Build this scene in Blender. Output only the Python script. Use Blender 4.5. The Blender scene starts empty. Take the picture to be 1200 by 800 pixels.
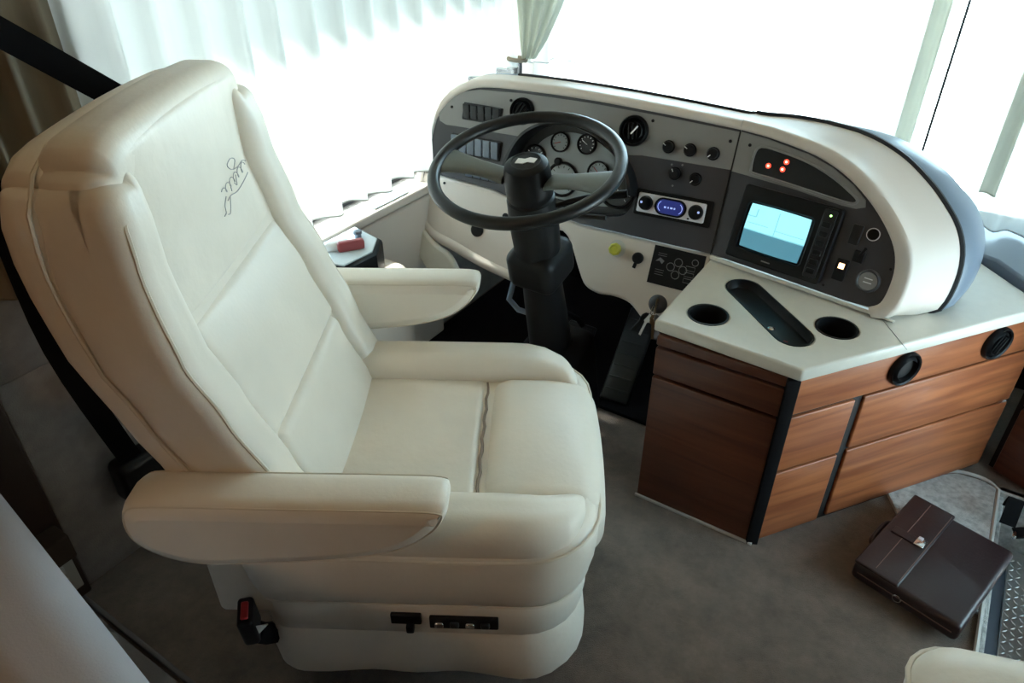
import bpy, bmesh, math, random
from mathutils import Vector, Matrix, noise
random.seed(4)
S = bpy.context.scene
COL = S.collection
R = math.radians

# ------------------------------------------------------------------ camera, sky, exposure
cd = bpy.data.cameras.new('camera'); cam = bpy.data.objects.new('camera', cd); COL.objects.link(cam)
cam.location = (0, 0, 1.55); cam.rotation_euler = (R(56.1), 0, R(33)); cd.sensor_width = 36; cd.lens = 25.95
cd.clip_start = .02; S.camera = cam
W = bpy.data.worlds.new('sky'); S.world = W; W.use_nodes = True
bg = W.node_tree.nodes['Background']; bg.inputs[0].default_value = (.665, .885, 1.04, 1); bg.inputs[1].default_value = 7.5
sd = bpy.data.lights.new('sun', 'SUN'); sd.energy = 48; sd.angle = R(2); sd.color = (1, .97, .92)
sun = bpy.data.objects.new('sun', sd); COL.objects.link(sun); sun.rotation_euler = (0, R(-48), R(-12))   # high on the driver's side
S.view_settings.view_transform = 'Standard'; S.view_settings.look = 'None'
S.view_settings.exposure = .42; S.view_settings.gamma = 1; S.view_settings.use_curve_mapping = False

# ------------------------------------------------------------------ materials
def mat(name, col, rough=.5, metal=0, bump=None, var=None, emit=None, spec=.5, coat=0, sheen=0):
    m = bpy.data.materials.new(name); m.use_nodes = True; nt = m.node_tree; b = nt.nodes['Principled BSDF']
    b.inputs['Base Color'].default_value = (*col, 1); b.inputs['Roughness'].default_value = rough
    b.inputs['Metallic'].default_value = metal; b.inputs['Specular IOR Level'].default_value = spec
    b.inputs['Coat Weight'].default_value = coat; b.inputs['Sheen Weight'].default_value = sheen
    tc = nt.nodes.new('ShaderNodeTexCoord')
    if var:                                   # (scale, amount, detail)
        n = nt.nodes.new('ShaderNodeTexNoise'); n.inputs['Scale'].default_value = var[0]; n.inputs['Detail'].default_value = var[2]; n.inputs['Roughness'].default_value = var[3] if len(var) > 3 else .5
        nt.links.new(tc.outputs['Object'], n.inputs['Vector'])
        r = nt.nodes.new('ShaderNodeMix'); r.data_type = 'RGBA'
        r.inputs[6].default_value = (*[c * (1 - var[1]) for c in col], 1); r.inputs[7].default_value = (*[min(1, c * (1 + var[1])) for c in col], 1)
        mr = nt.nodes.new('ShaderNodeMapRange'); mr.inputs[1].default_value = .34; mr.inputs[2].default_value = .66
        nt.links.new(n.outputs['Fac'], mr.inputs[0]); nt.links.new(mr.outputs[0], r.inputs[0]); nt.links.new(r.outputs[2], b.inputs['Base Color'])
    if bump:                                  # (scale, strength, distance)
        n = nt.nodes.new('ShaderNodeTexNoise'); n.inputs['Scale'].default_value = bump[0]; n.inputs['Detail'].default_value = 5
        nt.links.new(tc.outputs['Object'], n.inputs['Vector'])
        q = nt.nodes.new('ShaderNodeBump'); q.inputs['Strength'].default_value = bump[1]; q.inputs['Distance'].default_value = bump[2]
        nt.links.new(n.outputs['Fac'], q.inputs['Height']); nt.links.new(q.outputs[0], b.inputs['Normal'])
    if emit: b.inputs['Emission Color'].default_value = (*emit[0], 1); b.inputs['Emission Strength'].default_value = emit[1]
    return m

def wood_mat(name, c1, c2, rough=.35, axis=(1, 14, 14)):
    m = mat(name, c1, rough, coat=.05, spec=.4); nt = m.node_tree; b = nt.nodes['Principled BSDF']
    tc = nt.nodes.new('ShaderNodeTexCoord'); mp = nt.nodes.new('ShaderNodeMapping'); mp.inputs['Scale'].default_value = axis
    info = nt.nodes.new('ShaderNodeObjectInfo'); add = nt.nodes.new('ShaderNodeVectorMath'); add.operation = 'ADD'
    sc = nt.nodes.new('ShaderNodeVectorMath'); sc.operation = 'SCALE'; sc.inputs[3].default_value = 7
    cmb = nt.nodes.new('ShaderNodeCombineXYZ')
    for i in range(3): nt.links.new(info.outputs['Random'], cmb.inputs[i])
    nt.links.new(cmb.outputs[0], sc.inputs[0]); nt.links.new(tc.outputs['Object'], add.inputs[0]); nt.links.new(sc.outputs[0], add.inputs[1])
    nt.links.new(add.outputs[0], mp.inputs[0])
    n = nt.nodes.new('ShaderNodeTexNoise'); n.inputs['Scale'].default_value = 2.6; n.inputs['Detail'].default_value = 8; n.inputs['Distortion'].default_value = .6
    nt.links.new(mp.outputs[0], n.inputs['Vector'])
    r = nt.nodes.new('ShaderNodeValToRGB'); r.color_ramp.elements[0].color = (*c2, 1); r.color_ramp.elements[1].color = (*c1, 1)
    r.color_ramp.elements[0].position = .34; r.color_ramp.elements[1].position = .68
    nt.links.new(n.outputs['Fac'], r.inputs[0]); nt.links.new(r.outputs[0], b.inputs['Base Color'])
    q = nt.nodes.new('ShaderNodeBump'); q.inputs['Strength'].default_value = .12; q.inputs['Distance'].default_value = .002
    nt.links.new(n.outputs['Fac'], q.inputs['Height']); nt.links.new(q.outputs[0], b.inputs['Normal'])
    return m

def curtain_mat(name, col, tr, clear=.12, tcol=None):
    tcol = tcol or col
    m = bpy.data.materials.new(name); m.use_nodes = True; nt = m.node_tree; nt.nodes.clear()
    o = nt.nodes.new('ShaderNodeOutputMaterial'); d = nt.nodes.new('ShaderNodeBsdfDiffuse'); t = nt.nodes.new('ShaderNodeBsdfTranslucent')
    p = nt.nodes.new('ShaderNodeBsdfTransparent'); a = nt.nodes.new('ShaderNodeMixShader'); b = nt.nodes.new('ShaderNodeMixShader')
    tc = nt.nodes.new('ShaderNodeTexCoord'); w = nt.nodes.new('ShaderNodeTexWave'); w.bands_direction = 'Z'; w.inputs['Scale'].default_value = 120
    w.inputs['Distortion'].default_value = 2; nt.links.new(tc.outputs['Object'], w.inputs[0])
    q = nt.nodes.new('ShaderNodeBump'); q.inputs['Strength'].default_value = .1; q.inputs['Distance'].default_value = .001
    nt.links.new(w.outputs['Fac'], q.inputs['Height']); nt.links.new(q.outputs[0], d.inputs['Normal'])
    d.inputs[0].default_value = (*col, 1); t.inputs[0].default_value = (*tcol, 1)
    a.inputs[0].default_value = tr; nt.links.new(d.outputs[0], a.inputs[1]); nt.links.new(t.outputs[0], a.inputs[2])
    b.inputs[0].default_value = clear; nt.links.new(a.outputs[0], b.inputs[1]); nt.links.new(p.outputs[0], b.inputs[2])
    nt.links.new(b.outputs[0], o.inputs[0]); return m

def glass_mat():
    m = bpy.data.materials.new('pane_glass'); m.use_nodes = True; nt = m.node_tree; nt.nodes.clear()
    o = nt.nodes.new('ShaderNodeOutputMaterial'); g = nt.nodes.new('ShaderNodeBsdfGlossy'); g.inputs['Roughness'].default_value = .02
    p = nt.nodes.new('ShaderNodeBsdfTransparent'); p.inputs[0].default_value = (.93, .98, .97, 1)
    f = nt.nodes.new('ShaderNodeFresnel'); f.inputs[0].default_value = 1.45; a = nt.nodes.new('ShaderNodeMixShader')
    nt.links.new(f.outputs[0], a.inputs[0]); nt.links.new(p.outputs[0], a.inputs[1]); nt.links.new(g.outputs[0], a.inputs[2])
    nt.links.new(a.outputs[0], o.inputs[0]); return m

def tread_mat():
    m = mat('tread_aluminium', (.72, .75, .76), .32, .85); nt = m.node_tree; b = nt.nodes['Principled BSDF']; return m

M = dict(
    leather=mat('cream_leather', (.78, .705, .605), .42, bump=(95, .22, .002), var=(6, .035, 3)),
    leather_wrinkle=mat('creased_cream_leather', (.78, .705, .605), .42, bump=(22, .30, .006), var=(6, .04, 3)),
    piping=mat('cream_piping', (.70, .62, .51), .5),
    thread=mat('tan_thread', (.26, .20, .16), .7),
    stitch=mat('grey_stitch', (.36, .34, .33), .8),
    cream=mat('cream_moulded_plastic', (.68, .60, .535), .42, bump=(260, .12, .0006)),
    counter=mat('cream_solid_surface', (.70, .665, .59), .30, var=(40, .02, 4), coat=.1),
    greyhi=mat('taupe_grey_panel', (.235, .225, .22), .38, bump=(500, .1, .0004)),
    greylo=mat('charcoal_panel', (.045, .043, .050), .38, bump=(500, .1, .0004)),
    black=mat('black_plastic', (.007, .007, .008), .42, spec=.22),
    satin=mat('satin_black_vinyl', (.013, .014, .016), .33, spec=.35, bump=(300, .1, .0004)),
    rubber=mat('black_rubber', (.012, .013, .016), .6),
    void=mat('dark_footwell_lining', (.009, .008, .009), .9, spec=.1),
    vinyl=mat('slate_blue_vinyl', (.16, .20, .26), .38, bump=(220, .12, .0008)),
    chrome=mat('chrome', (.8, .8, .8), .15, 1),
    silver=mat('silver_plastic', (.78, .76, .82), .35, .3),
    white=mat('white_mark', (.8, .8, .8), .5),
    dial=mat('grey_dial_face', (.30, .33, .34), .4),
    dialdark=mat('black_dial_face', (.02, .02, .022), .25),
    wheelspoke=mat('grey_green_spoke', (.12, .135, .125), .4),
    yellow=mat('yellow_knob', (.55, .55, .06), .4),
    brass=mat('brass_key', (.28, .18, .10), .3, 1),
    red=mat('red_button', (.35, .02, .02), .4),
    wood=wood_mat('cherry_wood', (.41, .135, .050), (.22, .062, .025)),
    wooddark_shaded=wood_mat('shaded_and_dark_cherry', (.125, .042, .022), (.07, .022, .012)),  # left cabinet face in painted shade; entry cabinet is dark wood
    groove=mat('black_reveal', (.012, .009, .008), .7),
    carpet=mat('taupe_carpet', (.185, .138, .108), .95, bump=(420, .9, .006), var=(9, .34, 14, .78), sheen=.15),
    carpetlt=mat('pale_grey_carpet', (.48, .48, .47), .95, bump=(380, .9, .006), var=(60, .25, 6), sheen=.2),
    wallfab=mat('grey_wall_carpet', (.36, .33, .315), .95, bump=(350, .6, .003), var=(30, .08, 4)),
    trimwhite=mat('pale_edge_trim', (.55, .53, .50), .5),
    ceiling=mat('ceiling_vinyl', (.46, .33, .20), .8), rearwall=mat('rear_wall_brown', (.24, .13, .065), .8),
    curtain=curtain_mat('sheer_curtain', (.72, .72, .70), .5, .012, (.26, .26, .245)),
    curtain4=curtain_mat('thin_sheer_curtain', (.80, .81, .79), .6, .09, (.24, .245, .235)),
    curtain2=curtain_mat('tan_and_unlit_curtain', (.36, .30, .22), .30, .0, (.10, .085, .06)),
    curtain3=curtain_mat('olive_sheer', (.62, .63, .52), .5, .05, (.40, .40, .32)),
    glass=glass_mat(), concrete=mat('pale_concrete', (.62, .62, .60), .9, bump=(8, .3, .01), var=(2, .06, 5)),
    burg=mat('oxblood_leather', (.022, .010, .012), .38, bump=(130, .35, .0015), coat=.15),
    seam=mat('brown_stitching', (.20, .13, .11), .7),
    strap=mat('black_webbing', (.006, .006, .007), .85, spec=.12, bump=(500, .3, .0006)),
    tread=tread_mat(), sofa=mat('grey_beige_fabric', (.38, .365, .385), .8, bump=(300, .3, .001)),
    cloth=mat('crumpled_grey_cloth', (.20, .18, .175), .9, bump=(40, .5, .004)),
    almond=mat('almond_cover', (.42, .38, .33), .5),
    led=mat('red_indicator', (.8, .1, .05), .4, emit=((1, .06, .03), 1.6)), ledw=mat('red_indicator_core', (1, .5, .4), .4, emit=((1, .50, .38), 3)),
    amber=mat('amber_lit_button', (1, .6, .3), .4, emit=((1, .62, .33), 2.2)), green=mat('green_lamp', (.3, .9, .2), .4, emit=((.45, 1, .25), 2.5)),
    scr1=mat('screen_picture_bright', (.02, .1, .1), .25, emit=((.33, .85, .95), 1.0)), scr2=mat('screen_picture_ground', (.02, .05, .06), .25, emit=((.065, .21, .28), .95)),
    scrl=mat('screen_picture_line', (.02, .05, .06), .3, emit=((.20, .62, .70), .9)),
    blue=mat('blue_backlit_display', (.02, .03, .2), .3, emit=((.05, .07, .42), .16)), bluel=mat('pale_blue_segment', (.4, .5, .9), .4, emit=((.45, .55, 1), .5)),
    panelblue=mat('pale_reflection_and_paper', (.55, .62, .66), .2), swred=mat('dark_red_lever', (.32, .06, .07), .35),
    bubble=mat('dull_grey_print', (.22, .22, .22), .6),
)

# ------------------------------------------------------------------ helpers
def link(o, parent=None, mw=None):
    COL.objects.link(o)
    if parent is not None: o.parent = parent
    if mw is not None: o.matrix_local = mw
    return o
def mesh_from(verts, faces, m, smooth=True, angle=40, name='mesh'):
    me = bpy.data.meshes.new(name); me.from_pydata([tuple(v) for v in verts], [], faces); me.update()
    bm = bmesh.new(); bm.from_mesh(me); bmesh.ops.recalc_face_normals(bm, faces=bm.faces); bm.to_mesh(me); bm.free()
    return fin(me, m, smooth, angle)
def fin(me, m, smooth=True, angle=40):
    me.materials.clear(); me.materials.append(m)
    if smooth:
        me.shade_smooth(); me.set_sharp_from_angle(angle=R(angle))
    return me
def ob(name, me, parent=None, mw=None, label=None):
    me.name = name; o = bpy.data.objects.new(name, me); link(o, parent, mw)
    if label: o['label'] = label
    return o
def root(name, label, cat, mw=None, group=None):
    o = bpy.data.objects.new(name, None); o.empty_display_size = .05; COL.objects.link(o)
    if mw is not None: o.matrix_world = mw
    o['label'] = label; o['category'] = cat
    if group: o['group'] = group
    return o
def solo(o, label, cat, group=None):
    o['label'] = label; o['category'] = cat
    if group: o['group'] = group
    return o
def struct(o, label=None):
    o['kind'] = 'structure'
    if label: o['label'] = label
    return o
T = Matrix.Translation
def TR(x, y, z, rx=0, ry=0, rz=0): return T((x, y, z)) @ Matrix.Rotation(R(rz), 4, 'Z') @ Matrix.Rotation(R(ry), 4, 'Y') @ Matrix.Rotation(R(rx), 4, 'X')
def frame(o, ax, up):
    ax = Vector(ax).normalized(); up = Vector(up).normalized(); n = ax.cross(up)
    m = Matrix((ax, up, n)).transposed().to_4x4(); return T(o) @ m

def rbox(sx, sy, sz, r, m, seg=6, fn=None, k=3, center=(0, 0, 0)):
    """rounded cushion / box; fn deforms every point"""
    h = (sx / 2, sy / 2, sz / 2); ax = []
    for i in range(3):
        ri = min(r, h[i]); inner = h[i] - ri
        c = [-h[i] + ri * j / k for j in range(k)] + [-inner + 2 * inner * j / seg for j in range(seg + 1)] + [inner + ri * (j + 1) / k for j in range(k)]
        out = []
        for x in c:
            if not out or x - out[-1] > 1e-6: out.append(x)
        ax.append(out)
    idx = {}; V = []; F = []
    def vert(i, j, l):
        if (i, j, l) in idx: return idx[(i, j, l)]
        p = Vector((ax[0][i], ax[1][j], ax[2][l]))
        q = Vector([max(-(h[a] - min(r, h[a])), min(h[a] - min(r, h[a]), p[a])) for a in range(3)]); d = p - q
        mx = max(abs(d[0]), abs(d[1]), abs(d[2]))
        if d.length > 1e-9: p = q + d.normalized() * mx
        p = p + Vector(center)
        if fn: p = Vector(fn(p))
        idx[(i, j, l)] = len(V); V.append(p); return len(V) - 1
    n = [len(a) - 1 for a in ax]
    for i in range(n[0]):
        for j in range(n[1]):
            for l in (0, n[2]): F.append((vert(i, j, l), vert(i + 1, j, l), vert(i + 1, j + 1, l), vert(i, j + 1, l)))
    for i in range(n[0]):
        for l in range(n[2]):
            for j in (0, n[1]): F.append((vert(i, j, l), vert(i + 1, j, l), vert(i + 1, j, l + 1), vert(i, j, l + 1)))
    for j in range(n[1]):
        for l in range(n[2]):
            for i in (0, n[0]): F.append((vert(i, j, l), vert(i, j + 1, l), vert(i, j + 1, l + 1), vert(i, j, l + 1)))
    return mesh_from(V, F, m, True, 60)
def box(sx, sy, sz, m, bev=.002, c=(0, 0, 0)):
    return rbox(sx, sy, sz, bev, m, seg=1, k=1, center=c)

def cr(pts, closed=False, n=6):
    P = [Vector(p) for p in pts]; out = []; N = len(P)
    rng = range(N) if closed else range(N - 1)
    for i in rng:
        if closed: a, b, c, d = P[(i - 1) % N], P[i], P[(i + 1) % N], P[(i + 2) % N]
        else: a, b, c, d = P[max(i - 1, 0)], P[i], P[i + 1], P[min(i + 2, N - 1)]
        for j in range(n):
            t = j / n; out.append(.5 * ((2 * b) + (c - a) * t + (2 * a - 5 * b + 4 * c - d) * t * t + (3 * b - a - 3 * c + d) * t ** 3))
    if not closed: out.append(P[-1])
    return out
def tube(path, r, m, closed=False, seg=8, fn_r=None):
    P = [Vector(p) for p in path]; N = len(P); V = []; F = []
    t0 = (P[1] - P[0]).normalized(); nrm = t0.orthogonal().normalized()
    for i, p in enumerate(P):
        a = P[(i - 1) % N] if (closed or i > 0) else P[0]; b = P[(i + 1) % N] if (closed or i < N - 1) else P[-1]
        t = (b - a).normalized(); nrm = (nrm - t * nrm.dot(t)).normalized(); bn = t.cross(nrm)
        rr = r if fn_r is None else fn_r(i / (N - 1))
        for k in range(seg):
            an = 2 * math.pi * k / seg; V.append(p + (nrm * math.cos(an) + bn * math.sin(an)) * rr)
    for i in range(N if closed else N - 1):
        j = (i + 1) % N
        for k in range(seg): F.append((i * seg + k, i * seg + (k + 1) % seg, j * seg + (k + 1) % seg, j * seg + k))
    if not closed: F.append(tuple(range(seg))[::-1]); F.append(tuple((N - 1) * seg + k for k in range(seg)))
    return mesh_from(V, F, m, True, 50)
def lathe(prof, m, seg=28, angle=35):
    """prof: (radius, z) from bottom to top"""
    V = []; F = []
    for r, z in prof:
        for k in range(seg): a = 2 * math.pi * k / seg; V.append((r * math.cos(a), r * math.sin(a), z))
    for i in range(len(prof) - 1):
        for k in range(seg): F.append((i * seg + k, i * seg + (k + 1) % seg, (i + 1) * seg + (k + 1) % seg, (i + 1) * seg + k))
    if prof[0][0] > 1e-5: F.append(tuple(range(seg))[::-1])
    if prof[-1][0] > 1e-5: F.append(tuple((len(prof) - 1) * seg + k for k in range(seg)))
    me = bpy.data.meshes.new('l'); me.from_pydata(V, [], F); bm = bmesh.new(); bm.from_mesh(me)
    bmesh.ops.remove_doubles(bm, verts=bm.verts, dist=1e-6); bmesh.ops.recalc_face_normals(bm, faces=bm.faces); bm.to_mesh(me); bm.free()
    return fin(me, m, True, angle)
def loft(rings, m, closed=True, cap0=False, cap1=False, angle=45):
    n = len(rings[0]); V = [v for r_ in rings for v in r_]; F = []
    for i in range(len(rings) - 1):
        for k in range(n if closed else n - 1):
            F.append((i * n + k, i * n + (k + 1) % n, (i + 1) * n + (k + 1) % n, (i + 1) * n + k))
    if cap0: F.append(tuple(range(n))[::-1])
    if cap1: F.append(tuple((len(rings) - 1) * n + k for k in range(n)))
    return mesh_from(V, F, m, True, angle)
def plate(outer, m, depth, bev=0., holes=(), angle=30, z0=0.):
    """flat sheet with openings; lies in xy from z0 to z0+depth"""
    cu = bpy.data.curves.new('c', 'CURVE'); cu.dimensions = '2D'; cu.fill_mode = 'BOTH'
    for pts in [outer] + list(holes):
        sp = cu.splines.new('POLY'); sp.points.add(len(pts) - 1); sp.use_cyclic_u = True
        for i, p in enumerate(pts): sp.points[i].co = (p[0], p[1], 0, 1)
    cu.extrude = max(depth / 2 - bev, 1e-5); cu.bevel_depth = bev; cu.bevel_resolution = 2; cu.offset = -bev
    o = bpy.data.objects.new('c', cu); COL.objects.link(o); bpy.context.view_layer.update()
    me = bpy.data.meshes.new_from_object(o.evaluated_get(bpy.context.evaluated_depsgraph_get()))
    bpy.data.objects.remove(o); bpy.data.curves.remove(cu)
    me.transform(T((0, 0, z0 + depth / 2))); return fin(me, m, True, angle)
def rrect(cx, cy, w, h, r, n=5):
    out = []
    for qx, qy, a0 in ((1, 1, 0), (-1, 1, 90), (-1, -1, 180), (1, -1, 270)):
        for i in range(n + 1):
            a = R(a0 + 90 * i / n); out.append((cx + qx * (w / 2 - r) + r * math.cos(a), cy + qy * (h / 2 - r) + r * math.sin(a)))
    return out
def circ(cx, cy, r, n=28): return [(cx + r * math.cos(2 * math.pi * i / n), cy + r * math.sin(2 * math.pi * i / n)) for i in range(n)]
def stadium(p, q, r, n=12):
    p, q = Vector(p), Vector(q); d = (q - p).normalized(); a0 = math.atan2(d.y, d.x); out = []
    for i in range(n + 1): a = a0 - math.pi / 2 + math.pi * i / n; out.append((q.x + r * math.cos(a), q.y + r * math.sin(a)))
    for i in range(n + 1): a = a0 + math.pi / 2 + math.pi * i / n; out.append((p.x + r * math.cos(a), p.y + r * math.sin(a)))
    return out
def interp(tab, x):
    if x <= tab[0][0]: return tab[0][1]
    for (a, b), (c, d) in zip(tab, tab[1:]):
        if x <= c: t = (x - a) / (c - a); t = t * t * (3 - 2 * t) * .5 + t * .5; return b + (d - b) * t
    return tab[-1][1]
def copy_tree(o, parent=None):
    c = o.copy(); COL.objects.link(c)
    if parent is not None: c.parent = parent
    for ch in o.children: copy_tree(ch, c)
    return c

# ------------------------------------------------------------------ the setting
def wallbox(name, x0, x1, y0, y1, z0, z1, m, label=None):
    o = ob(name, box(x1 - x0, y1 - y0, z1 - z0, m, .003), None, T(((x0 + x1) / 2, (y0 + y1) / 2, (z0 + z1) / 2))); struct(o, label); return o
# floor: carpet with the entry step well cut out
fl = plate([(-1.6, -2.6), (.9, -2.6), (.9, .75), (.348, .75), (.348, 2.06), (.9, 2.06), (.9, 2.7), (-1.6, 2.7)], M['carpet'], .04, 0, z0=-.04)
struct(ob('floor', fl), 'taupe carpet floor of the cab')
wl = wallbox('wall_left', -1.66, -1.55, .43, 2.7, 0, .62, M['wallfab'], 'grey carpeted lower side wall below the driver window')
wallbox('wall_left_rear', -1.66, -1.55, -2.6, .43, .62, 2.0, M['rearwall'])
wallbox('wall_left_pillar', -1.66, -1.55, .43, .80, .62, 2.0, M['wallfab'], 'grey wall pillar behind the seat belt')
wallbox('wall_left_lower_rear', -1.66, -1.55, -2.6, .43, 0, .62, M['rearwall'])
wallbox('wall_left_top', -1.66, -1.55, .80, 2.7, 1.86, 2.0, M['cream'])
wallbox('wall_left_front', -1.66, -1.55, 2.54, 2.7, .62, 1.86, M['cream'])
wallbox('ceiling', -1.7, 1.0, -2.7, 2.8, 2.0, 2.05, M['ceiling'])
wallbox('wall_back', -1.66, .9, -2.7, -2.6, 0, 2.0, M['rearwall'])
wallbox('wall_right_rear', .86, .95, -2.6, 1.3, -.2, 2.0, M['rearwall'])
wallbox('wall_right_front', .86, .95, 2.0, 2.7, 0, 2.0, M['cream'])
wallbox('door_1', .86, .95, 1.3, 2.0, -.25, .12, M['cream'], 'cream foot of the entry door under the added glazing')
wallbox('wall_right_top', .86, .95, 1.3, 2.0, 1.25, 2.0, M['cream'])
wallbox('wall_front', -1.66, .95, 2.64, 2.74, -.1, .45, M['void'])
wallbox('wall_front_top', -1.66, .95, 2.62, 2.72, 1.9, 2.0, M['cream'])
def window(n, pts4, label):
    """pane with a rubber gasket round it; pts4 are the corners"""
    P = [Vector(p) for p in pts4]; nn = (P[1] - P[0]).cross(P[3] - P[0]).normalized() * .004
    pane = ob('window_%d' % n, mesh_from([p - nn for p in P] + [p + nn for p in P], [(0, 1, 2, 3), (4, 5, 6, 7), (0, 1, 5, 4), (1, 2, 6, 5), (2, 3, 7, 6), (3, 0, 4, 7)], M['glass'], False))
    struct(pane, label)
    ob('gasket', tube([P[0], P[1], P[2], P[3]], .012, M['rubber'], closed=True, seg=6), pane)
    return pane
window(1, [(-1.60, .82, .63), (-1.60, 2.52, .63), (-1.60, 2.52, 1.86), (-1.60, .82, 1.86)], 'driver side window behind the pleated curtain')
ws = window(2, [(-1.62, 2.68, .47), (.92, 2.68, .47), (.92, 2.60, 1.9), (-1.62, 2.60, 1.9)], 'wide windshield beyond the dashboard')
ob('centre_gasket', tube([(-.152, 2.655, .72), (-.152, 2.645, 1.3), (-.15, 2.60, 1.89)], .0042, M['rubber'], seg=6), ws)
window(3, [(.90, 1.32, .13), (.90, 1.98, .13), (.90, 1.98, 1.24), (.90, 1.32, 1.24)], 'door window added to let in side light')  # unseen glazing, added to brighten the step and cabinet
gr = struct(ob('ground', rbox(40, 40, .1, .01, M['concrete'], 2, k=1, center=(0, 0, -.95))), 'pale concrete outside')

struct(ob('added_sun_shield', rbox(.75, 3.2, .05, .02, M['cream'], 2, k=2, center=(-2.04, 1.3, 1.98))), 'added unseen sun shield over the driver side window')  # added out of view to keep sun off the upper curtain
# window sill and driver-side ledge
sill = ob('trim_1', rbox(.075, 1.9, .03, .008, M['cream'], 2, center=(-1.525, 1.55, .605))); struct(sill, 'cream sill under the driver window')
sp = ob('trim_2', rbox(.05, .42, .56, .012, M['cream'], 2, center=(-1.515, 1.62, .305))); struct(sp, 'cream side panel between control box and dashboard')

# floor of the footwell, firewall
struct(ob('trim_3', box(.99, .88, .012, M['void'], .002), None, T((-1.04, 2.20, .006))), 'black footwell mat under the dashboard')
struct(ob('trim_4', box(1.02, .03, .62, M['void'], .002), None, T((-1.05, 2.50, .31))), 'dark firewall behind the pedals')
struct(ob('trim_5', box(1.30, .012, .012, M['cloth'], .003), None, TR(-.88, .398, .006)), 'pale edging strip at the slide out floor')
struct(ob('trim_6', box(1.3, 1.9, .03, M['cloth'], .005), None, T((-.90, -.57, .012))), 'lighter grey carpet of the slide out beside the sofa')

# step well
wallm = M['carpetlt']
wellp = root('step_well', 'pale carpeted entry step well at the right edge beyond the briefcase', 'step well', T((.6, 1.4, -.2)))
def loc(w, p): return T(Vector(p) - Vector(w.matrix_world.translation))
bpy.context.view_layer.update()
ob('far_riser', rbox(.55, .03, .20, .006, wallm, 4, center=(.62, 2.065, -.10)), wellp, T((-.6, -1.4, .2)))
ob('side_riser', rbox(.03, 1.32, .20, .006, wallm, 4, center=(.352, 1.40, -.115)), wellp, T((-.6, -1.4, .2)))
ob('near_riser', rbox(.55, .03, .20, .006, wallm, 4, center=(.62, .76, -.11)), wellp, T((-.6, -1.4, .2)))
tp = ob('tread_plate', box(.43, 1.26, .012, M['tread'], .002, c=(.65, 1.41, -.19)), wellp, T((-.6, -1.4, .2)))
ob('well_floor', box(.52, 1.30, .02, M['vinyl'], .002, c=(.61, 1.41, -.205)), wellp, T((-.6, -1.4, .2)))
# raised lozenges of the tread plate
V = []; F = []
for i in range(23):
    for j in range(62):
        x = .445 + i * .018; y = .80 + j * .0196; a = R(45 if (i + j) % 2 else -45); b0 = len(V)
        for dx, dy, z in ((-.009, 0, 0), (0, -.0028, 0), (.009, 0, 0), (0, .0028, 0), (-.004, 0, .002), (.004, 0, .002)):
            V.append((x + dx * math.cos(a) - dy * math.sin(a), y + dx * math.sin(a) + dy * math.cos(a), -.184 + z))
        F += [(b0, b0 + 1, b0 + 4), (b0 + 1, b0 + 5, b0 + 4), (b0 + 1, b0 + 2, b0 + 5), (b0 + 2, b0 + 3, b0 + 5), (b0 + 3, b0 + 4, b0 + 5), (b0 + 3, b0, b0 + 4)]
tz = ob('tread_pattern', mesh_from(V, F, M['tread'], False), tp); tz['kind'] = 'stuff'
ob('nosing', tube([(.345, .78, .006), (.345, 2.045, .006)], .006, M['trimwhite'], seg=6), wellp, T((-.6, -1.4, .2)))
# pale carpet mat between cabinet and step
pad = plate([(.075, 1.86), (.185, 2.012), (.235, 2.055), (.305, 2.062), (.338, 2.045), (.338, 1.55), (.22, 1.60)], M['carpetlt'], .010, .003)
mt = solo(ob('floor_mat', pad, None, T((0, 0, .0005))), 'pale grey carpet mat between wooden console and step, under the briefcase', 'mat')
ob('mat_edging', tube(cr([(.072, 1.86, .008), (.185, 2.017, .008), (.240, 2.066, .008), (.308, 2.072, .008), (.345, 2.045, .008)], n=6), .0055, M['trimwhite'], seg=6), mt)

# warm fill lamp added on the ceiling, unseen behind the camera
dl = root('added_fill_lamp', 'round warm fill lamp added on the ceiling behind the camera', 'lamp', T((-.5, -1.1, 1.985)))
ob('fill_lamp_base', lathe([(.13, -.01), (.13, .012), (0, .012)], M['cream'], 32), dl)
ob('fill_lamp_lens', lathe([(0, -.035), (.07, -.03), (.11, -.010)], mat('warm_fill_lens', (.9, .7, .45), .5, emit=((1, .62, .34), 34)), 32), dl)
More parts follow.
